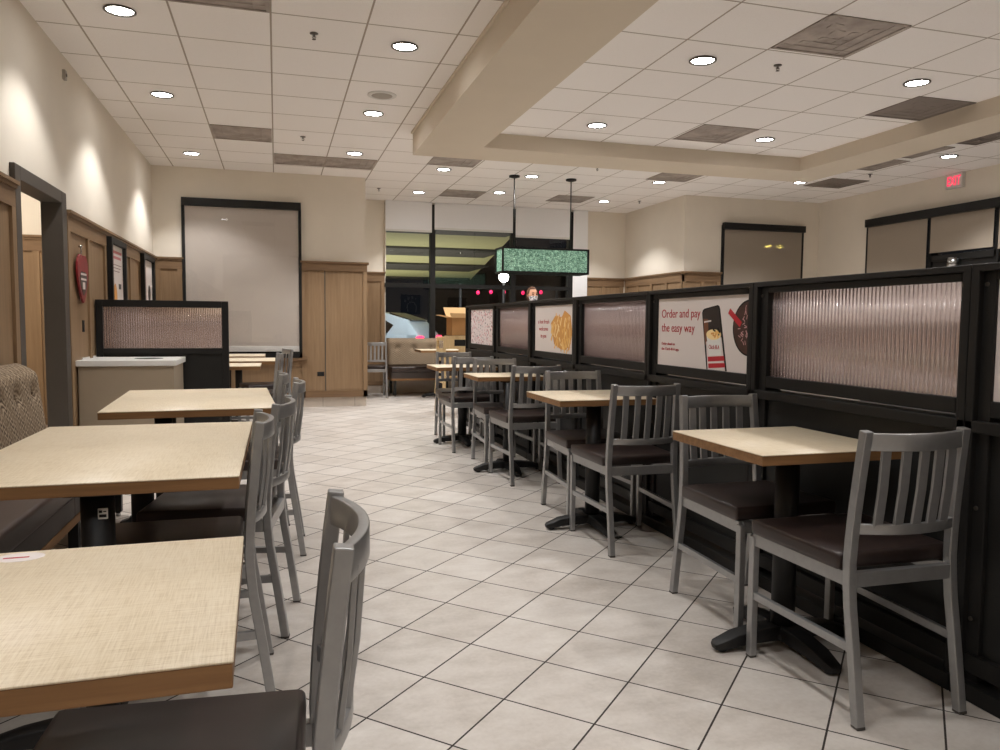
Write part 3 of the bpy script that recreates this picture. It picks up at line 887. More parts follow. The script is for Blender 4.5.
# ------------------------------------------------------------------ furniture: tables
def table(x0, x1, y0, y1, label, group, pedestals, tagd=False, sticker=False, ztop=.745, rot=0, arms=.30):
    cx, cy = (x0 + x1) / 2, (y0 + y1) / 2
    t = thing('dining_table', label, 'table', (cx, cy, 0), rot, group)
    w, d = (x1 - x0) / 2, (y1 - y0) / 2
    bm = BM(); rbox(bm, -w, w, -d, d, ztop - .004, ztop, .0015, 1)
    top = obj('table_top', bm, M['lam'], t)
    obj('edge_band', bxm(-w + .001, w - .001, -d + .001, d - .001, ztop - .036, ztop - .0035), M['ply'], top, bevel=.002)
    for px, py in pedestals:
        px -= cx; py -= cy
        bm = BM()
        cyl(bm, (px, py, .05), (px, py, ztop - .05), .042, n=24)
        cl = obj('column', bm, M['iron'], t)
        if tagd and py < 0:
            bm = BM(); rbox(bm, px + .008, px + .032, py - .0425, py - .038, .632, .661, .001, 1)
            obj('white_sticker', bm, M['bar_white'], cl)
            bm = BM(); box(bm, px + .011, px + .029, py - .0430, py - .0424, .637, .645); box(bm, px + .011, px + .019, py - .0430, py - .0424, .649, .656); box(bm, px + .021, px + .029, py - .0430, py - .0424, .651, .654)
            obj('sticker_print', bm, M['dark'], cl)
        bm = BM()
        e = min(.07, d - abs(py) - .02); box(bm, px - .07, px + .07, py - e, py + e, ztop - .046, ztop - .036)
        obj('mounting_plate', bm, M['iron'], t, bevel=.004)
        bm = BM()
        cyl(bm, (px, py, .028), (px, py, .075), .062, .048, n=24)
        for k in range(4):
            a = k * PI / 2
            ux, uy = math.cos(a), math.sin(a)
            lim = arms
            P = lambda r, z: (px + ux * r, py + uy * r, z)
            sweep(bm, [P(.03, .052), P(.10, .050), P(.20, .040), P(lim - .05, .030), P(lim - .012, .022), P(lim, .018)], (-uy, ux, 0), [.075, .07, .062, .058, .05, .03], [.05, .05, .042, .036, .028, .018], smooth=True)
            cyl(bm, P(lim - .035, 0), P(lim - .035, .02), .017, n=12)
        obj('cross_base', bm, M['iron'], t, bevel=.003)
    if sticker:
        bm = BM(); lathe(bm, [(.03, 0), (.03, .0006)], n=28); bm.transform(Matrix(((1.3, 0, 0, -.43 - cx), (0, .9, 0, 1.487 - cy), (0, 0, 1, ztop), (0, 0, 0, 1))))
        s = obj('oval_sticker', bm, M['paper'], top)
        bm = BM(); box(bm, -.455 - cx, -.415 - cx, 1.482 - cy, 1.488 - cy, ztop + .0006, ztop + .0009); obj('sticker_lettering', bm, M['redprint'], top)
    return t
GT, GTR, GTF = 'tables along the bench', 'tables along the black divider', 'far tables'
table(-.82, -.060, .955, 1.525, 'wood-edged table with an oval sticker, at the bottom of the picture', GT, [(-.45, 1.235)], sticker=True, rot=R(1.0))
table(-.85, -.100, 2.14, 3.305, 'long wood-edged table with a white tag on its post, before the patterned bench', GT, [(-.468, 2.25), (-.515, 3.25)], tagd=True)
table(-.81, -.030, 3.80, 4.955, 'pale table standing before the white-topped cabinet', GT, [(-.56, 4.10), (-.58, 4.66)], arms=.26, rot=R(3))
table(-.75, -.145, 7.40, 7.97, 'small pale table just behind the black half divider', GT, [(-.57, 7.68)], arms=.26)
table(-.80, -.015, 8.35, 9.12, 'pale table midway between the half divider and the shaded window', GT, [(-.52, 8.78)])
table(-.78, -.135, 9.55, 10.25, 'pale table closest to the sill of the shaded window', GT, [(-.45, 9.9)])
table(1.487, 2.05, 2.075, 2.655, 'square pale table, first along the divider, before the fluted glass panel', GTR, [(1.765, 2.315)], arms=.285)
table(1.468, 2.05, 3.84, 4.42, 'square pale table, second along the divider, below the phone poster', GTR, [(1.727, 3.983)], arms=.28)
table(1.488, 2.05, 5.66, 6.14, 'square pale table, third along the divider, below the fries poster', GTR, [(1.745, 5.69)], arms=.28)
table(1.43, 2.02, 6.95, 7.46, 'square pale table, last along the divider, before the wooden high chair', GTR, [(1.72, 7.145)], arms=.28)
table(2.08, 2.75, 11.28, 11.86, 'small table with a black post in front of the booth below the car window', GTF, [(2.42, 11.62)], arms=.27)

# ------------------------------------------------------------------ upholstered benches
def bench(name, label, length, endcap, n_btn, back_h=.91, group=None, name_dark=False):
    """local: runs along +x from 0 to length, seat faces -y, wall at y=0"""
    t = thing(name, label, 'bench', (0, 0, 0), 0, group)
    # tufted back: grid surface front, solid behind
    bm = BM()
    NX, NZ = max(24, int(length * 26)), 18
    z0, z1 = .47, back_h
    btn = [(length * (i + .5) / n_btn, .745 - (0 if i % 2 == 0 else 0)) for i in range(n_btn)]
    grid = []
    for j in range(NZ + 1):
        row = []
        for i in range(NX + 1):
            x = length * i / NX; v = j / NZ; z = z0 + (z1 - z0) * v
            y = -.17 + .055 * v
            r = .05
            # rounded top and ends
            if v > .84: y += .085 * ((v - .84) / .16) ** 2
            ex = min(x, length - x)
            if ex < r:
                y += .05 * (1 - math.sqrt(max(0, 1 - (1 - ex / r) ** 2)))
                if v > .8: z -= .05 * (1 - math.sqrt(max(0, 1 - (1 - ex / r) ** 2))) * (v - .8) / .2
            for bx, bz in btn:
                d2 = ((x - bx) ** 2 + (z - bz) ** 2)
                y += .034 * math.exp(-d2 / .0016) + .014 * math.exp(-((x - bx) ** 2) / .0003) * math.exp(-((z - bz - .03) ** 2) / .003)
            row.append(bm.verts.new((x, y, z)))
        grid.append(row)
    backrow = [[bm.verts.new((length * i / NX, -.012, z0 + (z1 - .0 - z0) * j)) for i in range(NX + 1)] for j in (0, 1)]
    for j in range(NZ):
        for i in range(NX):
            f = bm.faces.new((grid[j][i], grid[j][i + 1], grid[j + 1][i + 1], grid[j + 1][i])); f.smooth = True
    for i in range(NX):
        bm.faces.new((grid[NZ][i], grid[NZ][i + 1], backrow[1][i + 1], backrow[1][i])).smooth = True
        bm.faces.new((backrow[0][i], backrow[0][i + 1], backrow[1][i + 1], backrow[1][i]))
        bm.faces.new((grid[0][i], backrow[0][i], backrow[0][i + 1], grid[0][i + 1]))
    for i in (0, NX):
        ring = [grid[j][i] for j in range(NZ + 1)] + [backrow[1][i], backrow[0][i]]
        bm.faces.new(ring)
    bk = obj('backrest', bm, M['fabric'], t)
    for bx, bz in btn:
        bm = BM(); cyl(bm, (bx, -.115, bz), (bx, -.128, bz), .011, .006, n=12); obj('button', bm, M['fabric'], bk)
    bm = BM()
    rbox(bm, 0, length, -.585, -.15, .375, .465, .02, 3)
    obj('seat', bm, M['vinyl' if name_dark else 'bench_vinyl'], t)
    nb = max(1, round(length / 1.2))
    bm = BM()
    for k in range(nb): box(bm, length * k / nb + .002, length * (k + 1) / nb - .002, -.575, -.02, .285, .376)
    obj('seat_box', bm, M['bench_box'], t, bevel=.003)
    obj('wood_rail', bxm(0, length, -.58, -.02, .25, .285), M['ply'], t, bevel=.002)
    obj('back_board', bxm(0, length, -.02, -.004, .25, back_h - .03), M['wood'], t)
    for x in ([.06 + (length - .12) * k / (nb + 1) for k in range(nb + 2)]):
        for y in (-.53, -.10):
            bm = BM(); box(bm, x - .022, x + .022, y - .022, y + .022, .025, .25)
            lg = obj('leg', bm, M['iron'], t, bevel=.002)
            bm = BM(); cyl(bm, (x, y, 0), (x, y, .028), .014, n=12); obj('glide', bm, M['chrome'], lg)
    return t
b1 = bench('banquette_bench', 'patterned tan banquette bench with buttoned back along the oak wall', 6.2, True, 22)
b1.matrix_world = Matrix(((0, -1, 0, XL + .055), (1, 0, 0, -1.22), (0, 0, 1, 0), (0, 0, 0, 1)))
b2 = bench('banquette_bench', 'patterned booth bench below the big glazing where the car is seen', 2.6, True, 9, .905, name_dark=True)
b2.location = (1.71, YW - .09, 0)

# ------------------------------------------------------------------ trash cabinet and half divider
t = thing('waste_cabinet', 'beige cabinet with a white top and a round drop hole, before the half divider', 'cabinet', (-1.135, 6.70, 0))
bm = BM(); box(bm, -.343, .345, -.14, .50, .08, .80); obj('cabinet_body', bm, M['beige'], t, bevel=.004)
obj('plinth', bxm(-.33, .33, -.12, .48, 0, .08), M['dark'], t)
bm = BM(); box(bm, -.353, .365, -.16, .515, .80, .845); tp = obj('counter_top', bm, M['white'], t, bevel=.004)
bm = BM(); lathe(bm, [(.11, .0), (.11, .001)], (.12, .17, .8452), n=32); bm.transform(Matrix.Identity(4)); obj('drop_hole', bm, M['dark'], tp)
obj('backsplash', bxm(-.353, -.345, .05, .515, .845, .858), M['white'], tp, bevel=.002)
bm = BM(); box(bm, -.335, .338, -.144, -.140, .09, .79); obj('cabinet_door', bm, M['beige'], t, bevel=.002)

def flute_mesh(length, z0, z1, pitch=.019, axis='y'):
    """ribbed pane: outline with half-round flutes on the front, extruded upward"""
    n = max(2, round(length / pitch)); p = length / n; poly = []
    for i in range(n):
        for k in range(6):
            a = PI * k / 6
            poly.append((-length / 2 + p * (i + .5 - .5 * math.cos(a)), -.0055 * math.sin(a)))
    poly.append((length / 2, 0)); poly.append((length / 2, .005)); poly.append((-length / 2, .005))
    bm = BM()
    A = [bm.verts.new((u, v, z0)) for u, v in poly]; B = [bm.verts.new((u, v, z1)) for u, v in poly]
    m = len(poly)
    for i in range(m):
        f = bm.faces.new((A[i], A[(i + 1) % m], B[(i + 1) % m], B[i])); f.smooth = i < m - 4
    bm.faces.new(A[::-1]); bm.faces.new(B)
    if axis == 'y':   # runs along Y, flutes toward -X
        bm.transform(Matrix(((0, 1, 0, 0), (-1, 0, 0, 0), (0, 0, 1, 0), (0, 0, 0, 1))))
    return bm

t = thing('half_divider', 'low black divider with one fluted glass pane, standing behind the white-topped cabinet', 'divider', (-.945, 7.25, 0))
w = .535
bm = BM()
box(bm, -w, -w + .055, -.03, .03, 0, 1.335); box(bm, w - .055, w, -.03, .03, 0, 1.335)
box(bm, -w + .055, w - .055, -.03, .03, 1.275, 1.335); box(bm, -w + .055, w - .055, -.03, .03, .865, .918); box(bm, -w + .055, w - .055, -.03, .03, 0, .08)
obj('frame', bm, M['black'], t, bevel=.003)
obj('lower_panel', bxm(-w + .055, w - .055, -.012, .012, .08, .865), M['panel_black'], t)
obj('fluted_glass', flute_mesh(2 * (w - .055), .918, 1.275, axis='x'), M['flute'], t)

# ------------------------------------------------------------------ long divider on the right: modules
XD = 2.055   # front face of the frames
def module(y0, y1, o0, o1, kind, label, zt=1.303, zb=.935):
    """y0..y1 module ends (y0 nearer); o0..o1 the opening"""
    cy = (y0 + y1) / 2
    t = thing('divider_screen', label, 'divider', (XD, cy, 0), 0, 'modules of the long black divider')
    a, b, c, d = y0 - cy, y1 - cy, o0 - cy, o1 - cy
    bm = BM()
    for u, v in ((a, c), (d, b)):
        # outer upright and stepped inner lip
        box(bm, 0.02, .10, u, v, .02, 1.33)
    box(bm, 0, .115, a, a + .028, .02, 1.335); box(bm, 0, .115, b - .028, b, .02, 1.335)
    box(bm, .02, .10, c, d, zt, 1.33); box(bm, .02, .10, c, d, .885, zb)
    box(bm, 0.0, .115, a, b, .835, .872)
    box(bm, 0.0, .115, a, b, 1.33, 1.352)
    box(bm, .012, .10, a + .028, b - .028, .08, .14)
    obj('frame', bm, M['black'], t, bevel=.003)
    obj('lower_panel', bxm(.035, .06, a + .028, b - .028, .10, .86), M['panel_black'], t)
    obj('kick_channel', bxm(-.012, .12, a, b, 0, .055), M['black'], t, bevel=.004)
    for yy in (a + .04, b - .04):
        for zz in (1.29, .60, .25):
            bm = BM(); cyl(bm, (.021, yy, zz), (.016, yy, zz), .007, n=10); obj('bolt', bm, M['ring'], t)
    if kind == 'flute':
        bm = flute_mesh(d - c, zb, zt); bm.transform(Matrix.Translation((.045, (c + d) / 2, 0)))
        obj('fluted_glass', bm, M['flute'], t)
        return t, None, cy
    p = obj('poster', bxm(.030, .036, c, d, zb, zt), M['confetti'] if kind == 'confetti' else M['paper'], t)
    return t, p, cy

def flat(name, mat, parent, pts, cy, depth, thick=.0008, mi=None):
    """printed shape on the poster: pts are world (y, z)"""
    bm = BM(); prism(bm, [(y - cy, z) for y, z in pts], 'x', .0295 - depth, .030 - depth + .0003)
    return obj(name, bm, mat, parent)
def quad_tilt(y, z, l, w, a):
    c, s = math.cos(a), math.sin(a)
    return [(y + u * c - v * s, z + u * s + v * c) for u, v in ((-l / 2, -w / 2), (l / 2, -w / 2), (l / 2, w / 2), (-l / 2, w / 2))]
def disc(cy_, cz, ry, rz, n=36, clip=None):
    o = []
    for i in range(n):
        y = cy_ + ry * math.cos(2 * PI * i / n)
        if clip is not None: y = max(y, clip)
        o.append((y, cz + rz * math.sin(2 * PI * i / n)))
    return o

module(.86, 1.855, .92, 1.785, 'poster', 'black divider module at the picture edge showing a sliver of white poster')
module(1.857, 2.972, 1.908, 2.893, 'flute', 'black divider module with wide fluted glass, next to the picture edge')
m, p, cy = module(2.974, 3.985, 3.04, 3.908, 'poster', 'black divider module holding the white phone and drink poster')
x = .0294
text('headline_text', 'Order and pay', .066, M['redprint'], p, face_mx(x, 3.872 - cy, 1.198), width=.405)
text('headline_text', 'the easy way', .066, M['redprint'], p, face_mx(x, 3.868 - cy, 1.121), width=.352)
text('body_text', 'Order ahead on', .022, M['redprint'], p, face_mx(x, 3.866 - cy, 1.047), width=.146)
text('body_text', 'the Chick-fil-A app', .022, M['redprint'], p, face_mx(x, 3.865 - cy, 1.018), width=.19)
# phone
def phone_pts(k=0.0, zlo=.9365):
    tl, tr = (3.447 - k, 1.242 - k * .6), (3.283 + k, 1.258 - k * .6)
    bl, br = (3.393 - k, zlo), (3.212 + k, zlo)
    r = .022
    return [bl, (tl[0] - .0, tl[1] - r), (tl[0] - r * .35, tl[1] - r * .3), (tl[0] - r, tl[1]), (tr[0] + r, tr[1]), (tr[0] + r * .35, tr[1] - r * .3), (tr[0], tr[1] - r), br]
flat('phone_outline', M['dark'], p, phone_pts(), cy, .0003)
flat('phone_screen', M['phone_dark'], p, phone_pts(.009), cy, .0007)
flat('phone_photo', M['phone_brown'], p, [(3.432, 1.19), (3.39, 1.19), (3.375, 1.06), (3.41, 1.06)], cy, .0010)
flat('phone_page', M['paper'], p, [(3.402, 1.075), (3.265, 1.10), (3.225, .937), (3.38, .937)], cy, .0011)
flat('cup_picture', M['white'], p, [(3.398, 1.105), (3.272, 1.115), (3.262, 1.015), (3.372, 1.005)], cy, .0014)
flat('cup_food', M['yellow3'], p, disc(3.334, 1.112, .066, .026), cy, .0017)
for k in range(9):
    yy, zz = 3.334 + random.uniform(-.05, .05), 1.116 + random.uniform(-.012, .022)
    flat('food_piece', [M['yellow2'], M['dark'], M['yellow1']][k % 3], p, quad_tilt(yy, zz, .03, .009, random.uniform(0, PI)), cy, .0019 + k * .00005)
text('cup_lettering', 'Chick-fil-A', .03, M['redprint'], p, Matrix.Translation((-.0017, 0, 0)) @ face_mx(x, 3.375 - cy, 1.04), width=.095)
flat('red_button', M['red'], p, [(3.382, 1.000), (3.238, 1.010), (3.232, .987), (3.378, .976)], cy, .0016)
flat('red_button', M['red'], p, [(3.376, .966), (3.232, .976), (3.226, .955), (3.372, .943)], cy, .0016)
flat('screen_text', M['paper'], p, [(3.425, 1.178), (3.36, 1.184), (3.359, 1.177), (3.424, 1.170)], cy, .0012)
flat('drink_rim', M['dark'], p, disc(3.037, 1.147, .134, .131, clip=3.041), cy, .0003)
flat('drink_picture', M['brown'], p, disc(3.037, 1.147, .126, .123, clip=3.0412), cy, .0006)
for k in range(26):
    a = random.uniform(0, 2 * PI); rr = random.uniform(.02, .10)
    yy, zz = 3.05 + abs(rr * math.cos(a)) * .8, 1.147 + rr * math.sin(a)
    flat('ice_glint', M['pinkpaper'], p, quad_tilt(max(yy, 3.053), zz, .020, .004, a), cy, .0008)
flat('straw', M['red'], p, quad_tilt(3.155, 1.195, .118, .028, R(-146)), cy, .0012)

module(3.987, 5.105, 4.05, 5.03, 'flute', 'black divider module with fluted glass between the phone and fries posters')
m, p, cy = module(5.107, 6.135, 5.205, 6.058, 'poster', 'black divider module holding the white poster of waffle fries')
for i, (s, yl, z, wd) in enumerate((('a hot fresh', 5.985, 1.172, .265), ('welcome', 5.958, 1.115, .215), ('to you', 5.92, 1.058, .135))):
    text('headline_text', s, .046, M['redprint'], p, face_mx(x, yl - cy, z - .012), width=wd)
flat('fries_shadow', M['yellow2'], p, [(5.46, .965), (5.60, 1.0), (5.64, 1.08), (5.68, 1.16), (5.58, 1.22), (5.44, 1.21), (5.38, 1.26), (5.26, 1.22), (5.22, 1.09), (5.26, 1.0), (5.36, .96)], cy, .0004)
mats3 = [M['yellow1'], M['yellow3'], M['yellow2']]
bm = BM()
for k in range(90):
    u, v = random.uniform(0, 1), random.uniform(0, 1)
    yy = 5.265 + .40 * u; zz = .985 + .205 * v
    if zz < 1.06 and yy > 5.58: continue
    q = quad_tilt(yy, zz, random.uniform(.06, .12), .016, R(90) + random.uniform(-.7, .7))
    prism(bm, [(a - cy, b) for a, b in q], 'x', .0292 - k * .000006, .0294, random.randrange(3))
obj('fries_picture', bm, mats3, p)
module(6.137, 7.245, 6.21, 7.15, 'flute', 'black divider module with fluted glass beside the confetti-patterned poster')
module(7.247, 8.40, 7.345, 8.255, 'confetti', 'last black divider module, with the red and black confetti-patterned poster')

# ------------------------------------------------------------------ wooden high chairs with a cardboard box
def high_chair_proto():
    t = thing('high_chair', 'x', 'high chair')
    W, D = .225, .22
    for sx in (-1, 1):
        for sy in (-1, 1):
            bm = BM(); sweep(bm, [(sx * (W + .015), sy * (D + .02), 0), (sx * W, sy * D, .30), (sx * (W - .005), sy * (D - .01), .74)], (1, 0, 0), .032, .036)
            obj('leg', bm, M['beech'], t, bevel=.004)
        bm = BM(); box(bm, sx * W - .012, sx * W + .012, -D, D, .70, .745); obj('arm_rail', bm, M['beech'], t, bevel=.003); bm = BM(); box(bm, sx * W - .010, sx * W + .010, -D, D, .16, .20); obj('side_rail', bm, M['beech'], t, bevel=.003)
        bm = BM(); box(bm, sx * (W - .002) - .008, sx * (W - .002) + .008, -D + .02, D - .02, .52, .60); obj('side_panel', bm, M['beech'], t, bevel=.003)
    bm = BM(); box(bm, -W, W, -.15, .19, .44, .462); obj('seat', bm, M['beech'], t, bevel=.004)
    bm = BM()
    box(bm, -W, W, -D - .012, -D + .012, .715, .765); box(bm, -W, W, -D - .012, -D + .012, .60, .635)
    box(bm, -W, -.10, -D - .012, -D + .012, .635, .715); box(bm, .10, W, -D - .012, -D + .012, .635, .715)
    obj('back_panel', bm, M['beech'], t, bevel=.003)
    bm = BM(); box(bm, -.045, .045, -D - .006, -D + .006, .20, .60); obj('crotch_strap_board', bm, M['beech'], t, bevel=.003)
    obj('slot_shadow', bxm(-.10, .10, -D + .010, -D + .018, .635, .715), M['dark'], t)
    bm = BM(); box(bm, -W, W, D - .012, D + .012, .70, .745); box(bm, -W, W, D - .012, D + .012, .18, .23); obj('front_rail', bm, M['beech'], t, bevel=.003)
    return t
HC = high_chair_proto()
put(HC, False, (2.235, 9.53, 0), 0, 'pale wooden high chair standing on the floor beyond the last divider table', 'wooden high chairs')
put(HC, True, (2.235, 9.53, .235), 0, 'pale wooden high chair stacked on another, carrying the cardboard box', 'wooden high chairs')
t = thing('cardboard_box', 'open cardboard box with raised flaps on top of the wooden high chairs', 'box', (2.245, 9.46, 1.001))
bw, bd, bh = .145, .15, .225
th = .005
bm = BM()
box(bm, -bw, bw, -bd, bd, 0, th); box(bm, -bw, bw, -bd, -bd + th, 0, bh); box(bm, -bw, bw, bd - th, bd, 0, bh); box(bm, -bw, -bw + th, -bd, bd, 0, bh); box(bm, bw - th, bw, -bd, bd, 0, bh)
obj('box_body', bm, M['cardboard'], t)
def flapm(p, q, d):
    bm = BM(); p, q, d = Vector(p), Vector(q), Vector(d)
    n = (q - p).cross(d).normalized() * .004
    A = [p, q, q + d, p + d]; a = [bm.verts.new(v) for v in A]; b = [bm.verts.new(v + n) for v in A]
    bm.faces.new(a[::-1]); bm.faces.new(b)
    for i in range(4): bm.faces.new((a[i], a[(i + 1) % 4], b[(i + 1) % 4], b[i]))
    return bm
obj('flap', flapm((-bw, -bd, bh), (-bw, bd, bh), (-.14, -.0, .03)), M['cardboard_in'], t)
obj('flap', flapm((bw, -bd, bh), (bw, bd, bh), (.10, 0, .10)), M['cardboard_in'], t)
obj('flap', flapm((-bw, bd, bh), (bw, bd, bh), (-.03, .06, .13)), M['cardboard_in'], t)
obj('flap', flapm((-bw, -bd, bh), (bw, -bd, bh), (-.05, -.11, .055)), M['cardboard_in'], t)

# ------------------------------------------------------------------ person in the mask beyond the divider
def skin_obj(name, verts, edges, radii, mat, parent, sub=2, root=0):
    me = bpy.data.meshes.new(name); me.from_pydata(verts, edges, []); me.materials.append(mat)
    o = bpy.data.objects.new(name, me); col.objects.link(o); o.parent = parent
    o.modifiers.new('skin', 'SKIN'); 
    for i, r in enumerate(radii):
        rr = r if isinstance(r, tuple) else (r, r)
        me.skin_vertices[0].data[i].radius = rr
    me.skin_vertices[0].data[root].use_root = True
    s = o.modifiers.new('sub', 'SUBSURF'); s.levels = sub; s.render_levels = sub
    o.modifiers['skin'].use_smooth_shade = True
    return o
pr_ = thing('person', 'person with brown hair and a patterned face mask standing beyond the divider', 'person', (3.86, 11.4, 0), R(8))
pr_.location.z = -.0
V = [(0, 0, .93), (0, .01, 1.08), (0, .015, 1.25), (0, .01, 1.37), (0, 0, 1.45), (0, -.01, 1.50),
     (.10, 0, .90), (.11, -.01, .50), (.11, .01, .09), (.12, -.13, .045),
     (-.10, 0, .90), (-.11, -.01, .50), (-.11, .01, .09), (-.12, -.13, .045),
     (.16, .01, 1.37), (.21, .02, 1.10), (.23, -.05, .87), (.235, -.08, .80),
     (-.16, .01, 1.37), (-.21, .02, 1.10), (-.23, -.05, .87), (-.235, -.08, .80)]
E_ = [(0, 1), (1, 2), (2, 3), (3, 4), (4, 5), (0, 6), (6, 7), (7, 8), (8, 9), (0, 10), (10, 11), (11, 12), (12, 13), (3, 14), (14, 15), (15, 16), (16, 17), (3, 18), (18, 19), (19, 20), (20, 21)]
Rr = [(.15, .11), (.13, .095), (.15, .105), (.12, .085), (.055, .055), (.052, .052), .085, .06, .04, .035, .085, .06, .04, .035, .055, .042, .032, .028, .055, .042, .032, .028]
body = skin_obj('body', V, E_, Rr, M['skin'], pr_)
shirt = skin_obj('shirt', V[:5] + [V[14], V[15], V[18], V[19]], [(0, 1), (1, 2), (2, 3), (3, 4), (3, 5), (5, 6), (3, 7), (7, 8)], [(.165, .125), (.15, .115), (.168, .122), (.138, .102), (.062, .062), .068, .055, .068, .055], M['cloth_dark'], pr_)
skin_obj('trousers', [V[0], V[6], V[7], V[8], V[10], V[11], V[12]], [(0, 1), (1, 2), (2, 3), (0, 4), (4, 5), (5, 6)], [(.16, .122), .098, .074, .056, .098, .074, .056], M['cloth_dark'], pr_)
for s in (-1, 1):
    bm = BM(); rbox(bm, s * .115 - .05, s * .115 + .05, -.19, .07, 0, .09, .03, 3); obj('shoe', bm, M['shoe'], pr_)
    # hands: palm with five separate fingers
    hv = [(s * .235, -.08, .80), (s * .237, -.095, .745)]
    for k in range(4):
        hv += [(s * .237, -.120 + .022 * k, .722), (s * .234, -.125 + .022 * k, .685), (s * .228, -.125 + .022 * k, .660 + .006 * abs(k - 1))]
    hv += [(s * .222, -.130, .755), (s * .216, -.148, .728)]
    he = [(0, 1)] + [e for k in range(4) for e in ((1, 2 + 3 * k), (2 + 3 * k, 3 + 3 * k), (3 + 3 * k, 4 + 3 * k))] + [(0, 14), (14, 15)]
    skin_obj('hand', hv, he, [.026, .024] + [.0095, .0085, .0075] * 4 + [.010, .008], M['skin'], pr_, 1)
# head
bm = BM(); bmesh.ops.create_uvsphere(bm, u_segments=32, v_segments=24, radius=1)
for v in bm.verts:
    xx, yy, zz = v.co
    jaw = 1 - .24 * max(0, -zz) - .10 * max(0, -zz) ** 2
    v.co.x = xx * .078 * jaw; v.co.y = yy * .098 * (1 - .12 * max(0, -zz)); v.co.z = zz * .122
    if yy < 0:
        v.co.y -= .022 * math.exp(-((xx / .16) ** 2) - ((zz + .12) / .16) ** 2)     # nose
        v.co.y += .010 * math.exp(-(((abs(xx) - .38) / .16) ** 2) - ((zz - .08) / .12) ** 2)  # sockets
        v.co.y -= .006 * math.exp(-((xx / .25) ** 2) - ((zz + .52) / .10) ** 2)     # lips
bm.transform(Matrix.Translation((0, -.02, 1.60)))
for f in bm.faces: f.smooth = True
head = obj('head', bm, M['skin'], pr_)
for s in (-1, 1):
    bm = BM(); bmesh.ops.create_uvsphere(bm, u_segments=12, v_segments=10, radius=.012); bm.transform(Matrix.Translation((s * .030, -.102, 1.612)))
    obj('eye', bm, M['eye'], head)
    bm = BM(); bmesh.ops.create_uvsphere(bm, u_segments=12, v_segments=10, radius=1); bm.transform(Matrix.Translation((s * .078, -.012, 1.60)) @ Matrix.Diagonal((.010, .018, .030, 1))); obj('ear', bm, M['skin'], head)
    bm = BM(); sweep(bm, [(s * .048, -.104, 1.634), (s * .03, -.111, 1.640), (s * .014, -.112, 1.636)], (0, 1, 0), .006, .008); obj('eyebrow', bm, M['hair'], head)
bm = BM(); bmesh.ops.create_uvsphere(bm, u_segments=32, v_segments=20, radius=1)
for v in list(bm.verts):
    if v.co.z < -.62 or (v.co.y < -.38 and v.co.z < .66): bm.verts.remove(v)
for v in bm.verts:
    n_ = 1 + .04 * math.sin(v.co.x * 23) * math.sin(v.co.z * 17)
    v.co = Vector((v.co.x * .087 * n_, v.co.y * .106 * n_ - .012, v.co.z * .132 * n_ + 1.605))
for f in bm.faces: f.smooth = True
hr = obj('hair', bm, M['hair'], pr_); sm = hr.modifiers.new('thick', 'SOLIDIFY'); sm.thickness = .012; sm.offset = -1
def mask_mat():
    t = NT('patterned_mask').set(Roughness=.8)
    n = t.noise(t.coord(), 45, 2)
    t.l(t.ramp(n, [(.42, srgb(60, 62, 74)), (.5, srgb(226, 222, 222)), (.7, srgb(236, 226, 226))]), t.b.inputs['Base Color'])
    return t.m
bm = BM()
rows = []
for j in range(9):
    v = j / 8; z = 1.588 - .105 * v; row = []
    for i in range(17):
        u = i / 8 - 1
        ang = u * 1.25
        rx = .084 * (1 - .22 * v); ry = .103 * (1 - .10 * v)
        bul = .024 * math.exp(-(u / .30) ** 2) * (1 - v * .5)
        row.append(bm.verts.new((rx * math.sin(ang), -.02 - ry * math.cos(ang) - bul, z + .012 * (abs(u) ** 2) * (1 if v > .5 else -.4))))
    rows.append(row)
for a, b in zip(rows, rows[1:]):
    for i in range(16): bm.faces.new((a[i], a[i + 1], b[i + 1], b[i])).smooth = True
mk = obj('face_mask', bm, mask_mat(), pr_); sm = mk.modifiers.new('thick', 'SOLIDIFY'); sm.thickness = .003; sm.offset = 1

# ------------------------------------------------------------------ outside, through the glazing
bm = BM(); box(bm, -8, 24, YB + .15, 48, -.14, -.08); box(bm, XR + .15, 24, -6, YB + .15, -.14, -.08)
struct('ground_outside', bm, M['asphalt'])
# canopy with lit cream panels and dark beams
t = thing('drive_canopy', 'flat cream canopy with dark cross beams lit up outside the glazing', 'canopy', (1.2, 26, 0))
bm = BM(); prism(bm, [(-7, -10), (3.9, -10), (7.6, 9), (-7, 9)], 'z', 3.2, 3.5); obj('canopy_deck', bm, M['canopy'], t)
for ya, yb, xe in ((-10, -9.0, 3.9), (-5.5, -3.4, 4.9), (0, 2.9, 6.0), (7.9, 9, 7.3)):
    obj('beam', bxm(-7, xe, ya, yb, 3.14, 3.2), M['canopy_beam'], t)
for yy in (-9.5, 8.4): obj('post', bxm(-6.6, -6.3, yy - .12, yy + .12, -.08, 3.2), M['canopy_beam'], t)
L = bpy.data.lights.new('canopy_fill', 'AREA'); L.shape = 'RECTANGLE'; L.size = 9; L.size_y = 15; L.energy = 560; L.color = (1, .98, .80)  # added unseen area light on the ground, brightens the canopy underside evenly
o = bpy.data.objects.new('canopy_fill', L); col.objects.link(o); o.location = (1.5, 26, -.04); o.rotation_euler = (PI, 0, 0)
t = thing('service_building', 'dark brick building wall outside, behind the row of red lamps', 'building', (11.5, 40, 0))
obj('wall', bxm(-3.6, 6, 0, .4, -.08, 5.0), M['brick'], t); obj('parapet', bxm(-3.7, 6, -.1, .5, 5.0, 5.2), M['canopy_beam'], t)

